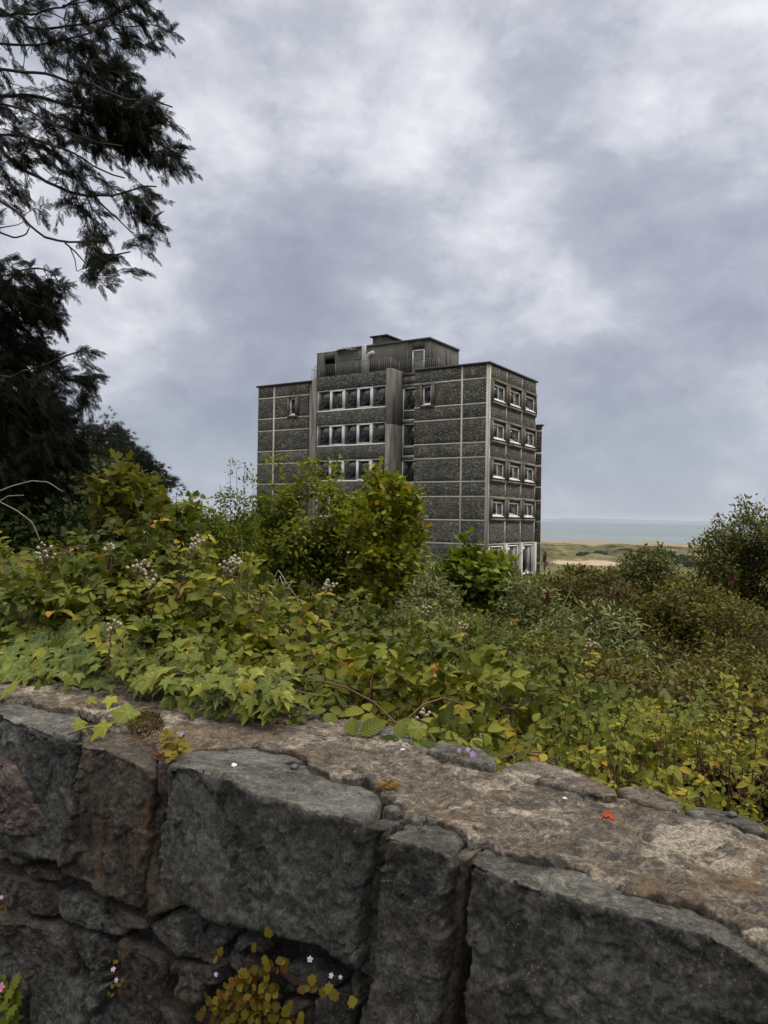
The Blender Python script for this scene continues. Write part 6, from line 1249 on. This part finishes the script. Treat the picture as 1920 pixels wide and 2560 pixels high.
# ---------------------------------------------------------------- small plants and things on and in the wall
def small_plant(name, label, cat, px, py, mode, lvs, mat, tpl, stem_mat, flowers=(), spread=(.03, .02), n=30, sz=(.008, .014), seed=1, group=None, fmat=None, up=.02, tn=(.2, .9)):
    """mode 'top' = on the wall's top, 'face' = hanging on its front"""
    rg = np.random.default_rng(seed)
    def P3(x, y, lift=0.):
        r = ray(x, y)
        if mode == 'top': return r*((WH+.012+lift)/r[2])
        return r*((WD-.012-lift)/(r@EW))
    b = P3(px, py); root = empty(name, b); tag(root, label, cat, group); lf = Leaves(); st = MB()
    for (x, y, sx, sy, m) in lvs:
        for i in range(m):
            a = rg.uniform(0, 6.3); rr = math.sqrt(rg.random()); q = P3(x+sx*rr*math.cos(a), y+sy*rr*math.sin(a), rg.uniform(.0, up)); o = P3(x, y+sy*.3)
            N = nrm((np.array([0, -.35, 1]) if mode == 'top' else np.array([-.45, -.75, .45]))+rg.normal(0, .35, 3)); D = nrm(rg.normal(0, 1, 3)+np.array([0, 0, .1 if mode == 'top' else -.3]))
            D = nrm(D-N*(D@N)); s_ = rg.uniform(*sz); lf.add(tpl, q, D, N, s_, rg.uniform(*tn)); st.tube(np.array([q, (q+o)/2+rg.normal(0, .003, 3), o+rg.normal(0, .006, 3)])-b, .0006, 3, cap=False)
    for (x, y, sx, sy, m) in lvs: st.tube(np.array([P3(x, y+sy*.3), (P3(x, y+sy*.3)+b)/2+[0, 0, -.003], b])-b, .0008, 3, cap=False)
    lf.build('leaves', mat, root, smooth=False); st.build('stems', stem_mat, root)
    for (x, y, s_) in flowers:
        s_ *= .78
        f = MB(); c = P3(x, y, up+.006); fn = nrm(np.array([-.3, -.8, .5])+rg.normal(0, .15, 3)); a1 = nrm(np.cross(fn, [0, 0, 1.])); a2 = np.cross(a1, fn)
        for k in range(5):
            t_ = k*2*math.pi/5+.3; d = a1*math.cos(t_)+a2*math.sin(t_); e = a1*math.sin(t_)-a2*math.cos(t_); p = c-b
            f.add([p, p+d*s_*.6+e*s_*.36+fn*s_*.12, p+d*s_*1.0+e*s_*.2+fn*s_*.05, p+d*s_*1.0-e*s_*.2+fn*s_*.05, p+d*s_*.6-e*s_*.36+fn*s_*.12], T=[[0, 1, 2], [0, 2, 3], [0, 3, 4]])
        f.tube([c-b-fn*.001, c-b+fn*.0015], [.0012, .0008], 6); f.build('flower', fmat, root)
PALEFL = plain('pale_lilac_petal', (.62, .50, .60), .6, .12, 200); PINKFL = plain('pink_petal', (.62, .20, .42), .6, .12, 200); LILFL = plain('lilac_petal', (.45, .30, .55), .6, .12, 200)
STEMR = plain('dark_red_stem', (.10, .022, .014), .6, .3, 60)
small_plant('toadflax_plant', 'trailing toadflax with yellow and rust leaves in the lower gap of the wall', 'plant', 680, 2420, 'face',
    [(620, 2500, 80, 60, 85), (560, 2530, 60, 50, 50), (700, 2540, 60, 40, 36), (690, 2415, 30, 16, 9), (640, 2450, 34, 40, 20), (765, 2465, 20, 14, 8), (820, 2480, 12, 8, 3), (655, 2360, 16, 40, 2), (540, 2380, 12, 40, 3), (890, 2494, 4, 4, 1), (640, 2600, 120, 50, 60)], L_RED, T_TOAD, STEMR,
    [(775, 2398, .0062), (828, 2439, .0055), (851, 2443, .004), (540, 2436, .0055)], sz=(.009, .019), seed=3, fmat=PALEFL, up=.035, tn=(.1, .98))
small_plant('toadflax_plant', 'two pale toadflax flowers on a thread of stem in the joints at lower left', 'plant', 290, 2440, 'face', [(284, 2405, 14, 20, 4), (300, 2470, 50, 26, 9)], L_RED, T_TOAD, STEMR, [(283, 2423, .0062), (291, 2450, .0062)], sz=(.006, .010), seed=4, fmat=PALEFL, tn=(.3, .7))
small_plant('geranium_plant', 'wild geranium with a pink flower and cut yellow green leaves at the lower left corner', 'plant', 20, 2480, 'face', [(25, 2478, 28, 16, 9), (15, 2500, 30, 26, 10), (-30, 2490, 40, 40, 12), (15, 2545, 24, 10, 6)], L_SYC, T_GER, STEMR, [(2, 2468, .013)], sz=(.024, .038), seed=5, fmat=PINKFL, tn=(.5, 1), up=.03)
small_plant('toadflax_plant', 'pale toadflax flower at the far left edge of the wall face', 'plant', 3, 2255, 'face', [(8, 2272, 10, 8, 4)], L_RED, T_TOAD, STEMR, [(4, 2243, .0065)], sz=(.007, .012), seed=6, fmat=PALEFL, tn=(.3, .8))
small_plant('toadflax_plant', 'green bronze toadflax tuft with one lilac flower beside the moss on top', 'plant', 430, 1870, 'top', [(432, 1850, 26, 26, 44), (425, 1885, 24, 16, 22), (450, 1868, 22, 14, 16)], L_RED, T_TOAD, STEMR, [(453, 1836, .007)], sz=(.010, .017), seed=7, fmat=LILFL, up=.035, tn=(.15, .75))
small_plant('toadflax_plant', 'tiny dark reddish tuft in the mortar crack mid way along the wall top', 'plant', 972, 1966, 'top', [(972, 1960, 26, 10, 34)], L_RED, T_TOAD, STEMR, sz=(.006, .011), seed=8, fmat=LILFL, up=.014, tn=(.7, 1))
small_plant('toadflax_plant', 'red stemmed toadflax with lilac and white flowers lying on the grey angular stone', 'plant', 1160, 1888, 'top', [(1160, 1890, 26, 7, 14)], L_RED, T_TOAD, STEMR, [(1148, 1876, .006), (1170, 1874, .006), (1182, 1886, .008)], sz=(.006, .010), seed=9, fmat=LILFL, up=.012, tn=(.85, 1))
def on_top(x, y, lift=.008): r = ray(x, y); return r*((WH+lift)/r[2])
def moss():
    rg = np.random.default_rng(9); b = on_top(365, 1820); root = empty('moss_cushion', b); tag(root, 'brown gold cushion of moss in the hollow of the wall top under the ivy leaf', 'moss')
    lf = Leaves(); n = 2600; a = rg.uniform(0, 6.3, n); r = np.sqrt(rg.random(n)); c = np.array([on_top(365+46*ri*math.cos(ai), 1815+34*ri*math.sin(ai)) for ai, ri in zip(a, r)]); h = .012*(1-r**2)+.004*fbm(c*60, 2, 3); c[:, 2] += h
    lf.add(T_NARR, c, nrm(np.array([0, -.2, 1])+rg.normal(0, .6, (n, 3))), rg.normal(0, 1, (n, 3)), rg.uniform(.004, .009, n), np.clip(.35+.5*vnoise(c*50, 4)+rg.normal(0, .15, n), 0, 1))
    lf.build('tufts', leaf_mat('moss', [(0., (.045, .022, .008)), (.5, (.10, .07, .012)), (1., (.20, .16, .02))], trans=.1), root)
moss()
def litter():
    rg = np.random.default_rng(12); m = MB()
    for (x, y, sx, sy, n) in ((395, 1850, 26, 34, 150), (400, 1890, 22, 10, 60), (345, 1850, 40, 14, 60), (900, 1800, 500, 60, 26), (1400, 1990, 400, 60, 30)):
        for i in range(n):
            a = rg.uniform(0, 6.3); r = math.sqrt(rg.random()); p = on_top(x+sx*r*math.cos(a), y+sy*r*math.sin(a), rg.uniform(.012, .02) if n > 30 else .016); d = nrm(np.array([rg.normal(), rg.normal(), rg.normal(0, .25)]))*rg.uniform(.006, .018); m.tube([p-d/2, p+d/2], .0005, 3)
    tag(m.build('conifer_litter', plain('litter_brown', (.14, .06, .032), .9, .4, 90)), 'reddish brown conifer needles and crumbs scattered on the wall top', 'litter', kind='stuff')
litter()
def pebble(px, py, r, mat, label, seed, flat=.6, name='pebble', lift=.012):
    rg = np.random.default_rng(seed); b = on_top(px, py, lift); th = np.linspace(0, math.pi, 9); ph = np.arange(14)*2*math.pi/14
    V = np.array([[[math.sin(t)*math.cos(u), math.sin(t)*math.sin(u), math.cos(t)] for u in ph] for t in th]).reshape(-1, 3); V = V*(1+.35*facet(V*1.4+seed, seed)[:, None]+.15*fbm(V*2+seed, 2, seed)[:, None])*np.array([1, .75, flat])*r
    Q = gridq(9, 14); Q = np.vstack([Q, [[a*14+13, a*14, a*14+14, a*14+27] for a in range(8)]]); o = mesh_obj(name, V, [Q], mat, None); o.location = tuple(b); o.rotation_euler = (0, 0, rg.uniform(0, 3)); tag(o, label, 'pebble', 'loose stones on the wall top')
QZ = plain('white_quartz', (.72, .70, .66), .6, .15, 150)
pebble(585, 1915, .008, QZ, 'white pebble on the ledge of the largest grey coping stone', 1); pebble(737, 1918, .009, BAS, 'small black stone on the ledge of the largest grey coping stone', 2); pebble(1006, 1874, .005, QZ, 'white chip on the mortar behind the grey angular stone', 3, .4)
pebble(966, 1840, .006, QZ, 'white chip beside the dark stone at the back edge', 4, .4); pebble(715, 1783, .007, QZ, 'pale chip on the mortar near the ivy end', 5, .4); pebble(1474, 1983, .009, BAS, 'dark chip in a dip of the buff slab', 6); pebble(1495, 1988, .009, BAS2, 'dark flat chip right of the other one on the slab', 7, .4); pebble(1830, 2037, .01, BAS, 'dark stone chip near the right end of the back edge', 8)
pebble(1352, 1942, .007, QZ, 'round pale lichen-white pebble on the buff slab', 9, .3); pebble(1412, 1996, .004, QZ, 'tiny white chip in the middle of the mortar', 10, .5)
def orange_leaf():
    b = on_top(1520, 2052, .012); u = np.linspace(-1, 1, 13); v = np.linspace(-1, 1, 9); U, Vv = np.meshgrid(u, v); wdt = np.sqrt(np.clip(1-U**2, 0, 1)); X = U*.011; Y = Vv*wdt*.0055; Z = .004*(1-U**2)+.010*np.abs(Vv)**1.5*wdt*(.4+.6*(Vv > 0))+.0015*np.sin(U*9)
    V = np.stack([X, Y, Z], -1).reshape(-1, 3); V2 = V+[0, 0, .0008]; Q = gridq(9, 13); o = mesh_obj('fallen_leaf', np.vstack([V, V2]), [np.vstack([Q, Q[:, ::-1]+len(V)])], plain('orange_leaf', (.50, .075, .012), .6, .3, 120), None, smooth=True); o.location = tuple(b); o.rotation_euler = (0, 0, -.45)
    tag(o, 'curled bright orange fallen leaf lying on the mortar top of the wall', 'fallen leaf')
orange_leaf()
# ---------------------------------------------------------------- stalks standing in the brambles
def stalk(name, label, cat, pts, r, mat, group=None, leaves=0, lm=None, tpl=T_LANC, sz=(.03, .06), seed=1, extra=()):
    P = resamp(np.array([W(*p) for p in pts]), 22); rg = np.random.default_rng(seed); root = empty(name, P[0]); tag(root, label, cat, group); s = MB(); s.tube(P-P[0], np.linspace(r, r*.5, 22), 6, cap=False)
    for e in extra: Q = resamp(np.array([W(*p) for p in e]), 14); s.tube(Q-P[0], np.linspace(r*.7, r*.3, 14), 5, cap=False)
    s.build('stem', mat, root, smooth=True)
    if leaves:
        lf = Leaves()
        for k in range(leaves):
            f = rg.uniform(.25, 1); p = P[int(f*21)]; a = rg.uniform(0, 6.3); D = nrm(np.array([math.cos(a), math.sin(a), .5])); lf.add(tpl, p, D, nrm(np.array([0, -.3, 1])+rg.normal(0, .2, 3)), rg.uniform(*sz), rg.uniform(.6, .95))
        lf.build('leaves', lm, root)
stalk('thistle_stalk', 'tall upright yellow green stalk with a leafy tip standing right of centre in the brambles', 'stalk', [(1738, 1960, 2.6), (1742, 1860, 2.6), (1752, 1780, 2.6), (1766, 1697, 2.6)], .0045, GRST, leaves=34, lm=L_SYC, tpl=T_NARR, sz=(.02, .045), seed=3)
stalk('grass_stalk', 'tall nodding green grass stalk left of the leafy yellow green one', 'stalk', [(1640, 1790, 3.), (1650, 1720, 3.), (1672, 1665, 3.), (1700, 1655, 3.), (1718, 1690, 3.)], .0028, GRST, leaves=10, lm=L_SYC, tpl=T_NARR, sz=(.02, .03), seed=4)
stalk('grass_stalk', 'thin straight green stem in front of the dark hazel at left', 'stalk', [(596, 1560, 2.8), (600, 1480, 2.8), (606, 1400, 2.8), (604, 1340, 2.8)], .0028, GRST, seed=5)
stalk('grass_stalk', 'curved green grass blade under the silvery shrubs at right', 'stalk', [(1400, 1530, 5), (1415, 1500, 5), (1430, 1470, 5), (1432, 1465, 5)], .006, GRST, seed=6)
dl = ['pale dry stalk bent in a sharp peak in front of the dark hazel', 'pale dry stalk crossing the peaked one from the left', 'pale dry stalk rising to the right of the peaked one', 'long pale dry stalk lying almost flat behind the brambles', 'short pale dry stalk curving up at the left of the others']
for k, pts in enumerate(([(640, 1520, 3.6), (668, 1480, 3.6), (696, 1425, 3.6), (745, 1500, 3.6), (755, 1530, 3.6)], [(690, 1510, 3.7), (695, 1450, 3.7), (700, 1440, 3.7), (730, 1530, 3.7)], [(705, 1520, 3.5), (720, 1470, 3.5), (736, 1447, 3.5)], [(600, 1482, 3.6), (660, 1502, 3.6), (720, 1520, 3.6), (790, 1530, 3.6)], [(620, 1490, 3.5), (624, 1460, 3.5), (637, 1435, 3.5)])):
    stalk('dry_stalk', dl[k], 'dry stalk', pts, .0034, DRY, 'pale dry stalks behind the brambles', extra=([(660, 1500, 3.6), (690, 1470, 3.6), (735, 1450, 3.6)],) if k == 0 else ())
dl = ['long pale arching twig in front of the dark shrubs at the left edge', 'pale twig curving below the long arching one', 'thin pale twig drooping to the right of the dark shrub']
for k, pts in enumerate(([(-20, 1235, 6), (30, 1215, 6), (80, 1202, 6), (120, 1205, 6), (155, 1228, 6)], [(-20, 1265, 6), (20, 1240, 6), (60, 1238, 6)], [(-10, 1250, 6), (40, 1275, 6), (80, 1305, 6), (100, 1350, 6)])):
    stalk('bare_twig', dl[k], 'twig', pts, .005, DRY, 'bare pale twigs at the left edge')
ds = ['rust brown dead flower spike left of the small birch', 'rust brown seed head standing near the building foot', 'rust brown dead spike at the right in front of the willow', 'drooping rust brown spike in the middle of the olive bushes']
for k, (x, y, d, h) in enumerate(((1362, 1380, 11, 40), (1370, 1480, 8, 30), (1830, 1430, 12, 24), (1545, 1475, 11, 22))):
    b = W(x, y+h*2.2, d); root = empty('dead_flower_spike', b); tag(root, ds[k], 'flower spike', 'rust brown dead flower spikes'); s = MB(); t_ = W(x, y, d); s.tube(np.array([b, (b+t_)/2, t_])-b, .006, 4); s.build('stem', CANE, root)
    rg = np.random.default_rng(k); lf = Leaves(); n = 90; f = rg.random(n); P = W(x, y+h, d)+(t_-W(x, y+h, d))*f[:, None]+rg.normal(0, .012, (n, 3))*(1.1-f[:, None]); lf.add(T_DIAM, P, rg.normal(0, 1, (n, 3)), rg.normal(0, 1, (n, 3)), .04, .5+.3*f); lf.build('seed_head', bpy.data.materials.get('rust_seed') or leaf_mat('rust_seed', [(0., (.06, .02, .012)), (1., (.16, .06, .03))], trans=.1), root)

# ---------------------------------------------------------------- the sea air
def haze():
    m = bpy.data.materials.new('haze_air'); m.use_nodes = True; t = NT(m.node_tree); t.n.clear(); out = t.new('ShaderNodeOutputMaterial'); v = t.new('ShaderNodeVolumePrincipled')
    v.inputs['Color'].default_value = (.86, .92, 1., 1); v.inputs['Density'].default_value = 3.2e-5; v.inputs['Anisotropy'].default_value = .1; t.link(v.outputs[0], out.inputs['Volume'])
    b = MB(); b.box(-43000, 43000, -43000, 43000, -70, 130); o = b.build('haze', m); tag(o, kind='stuff')
haze()
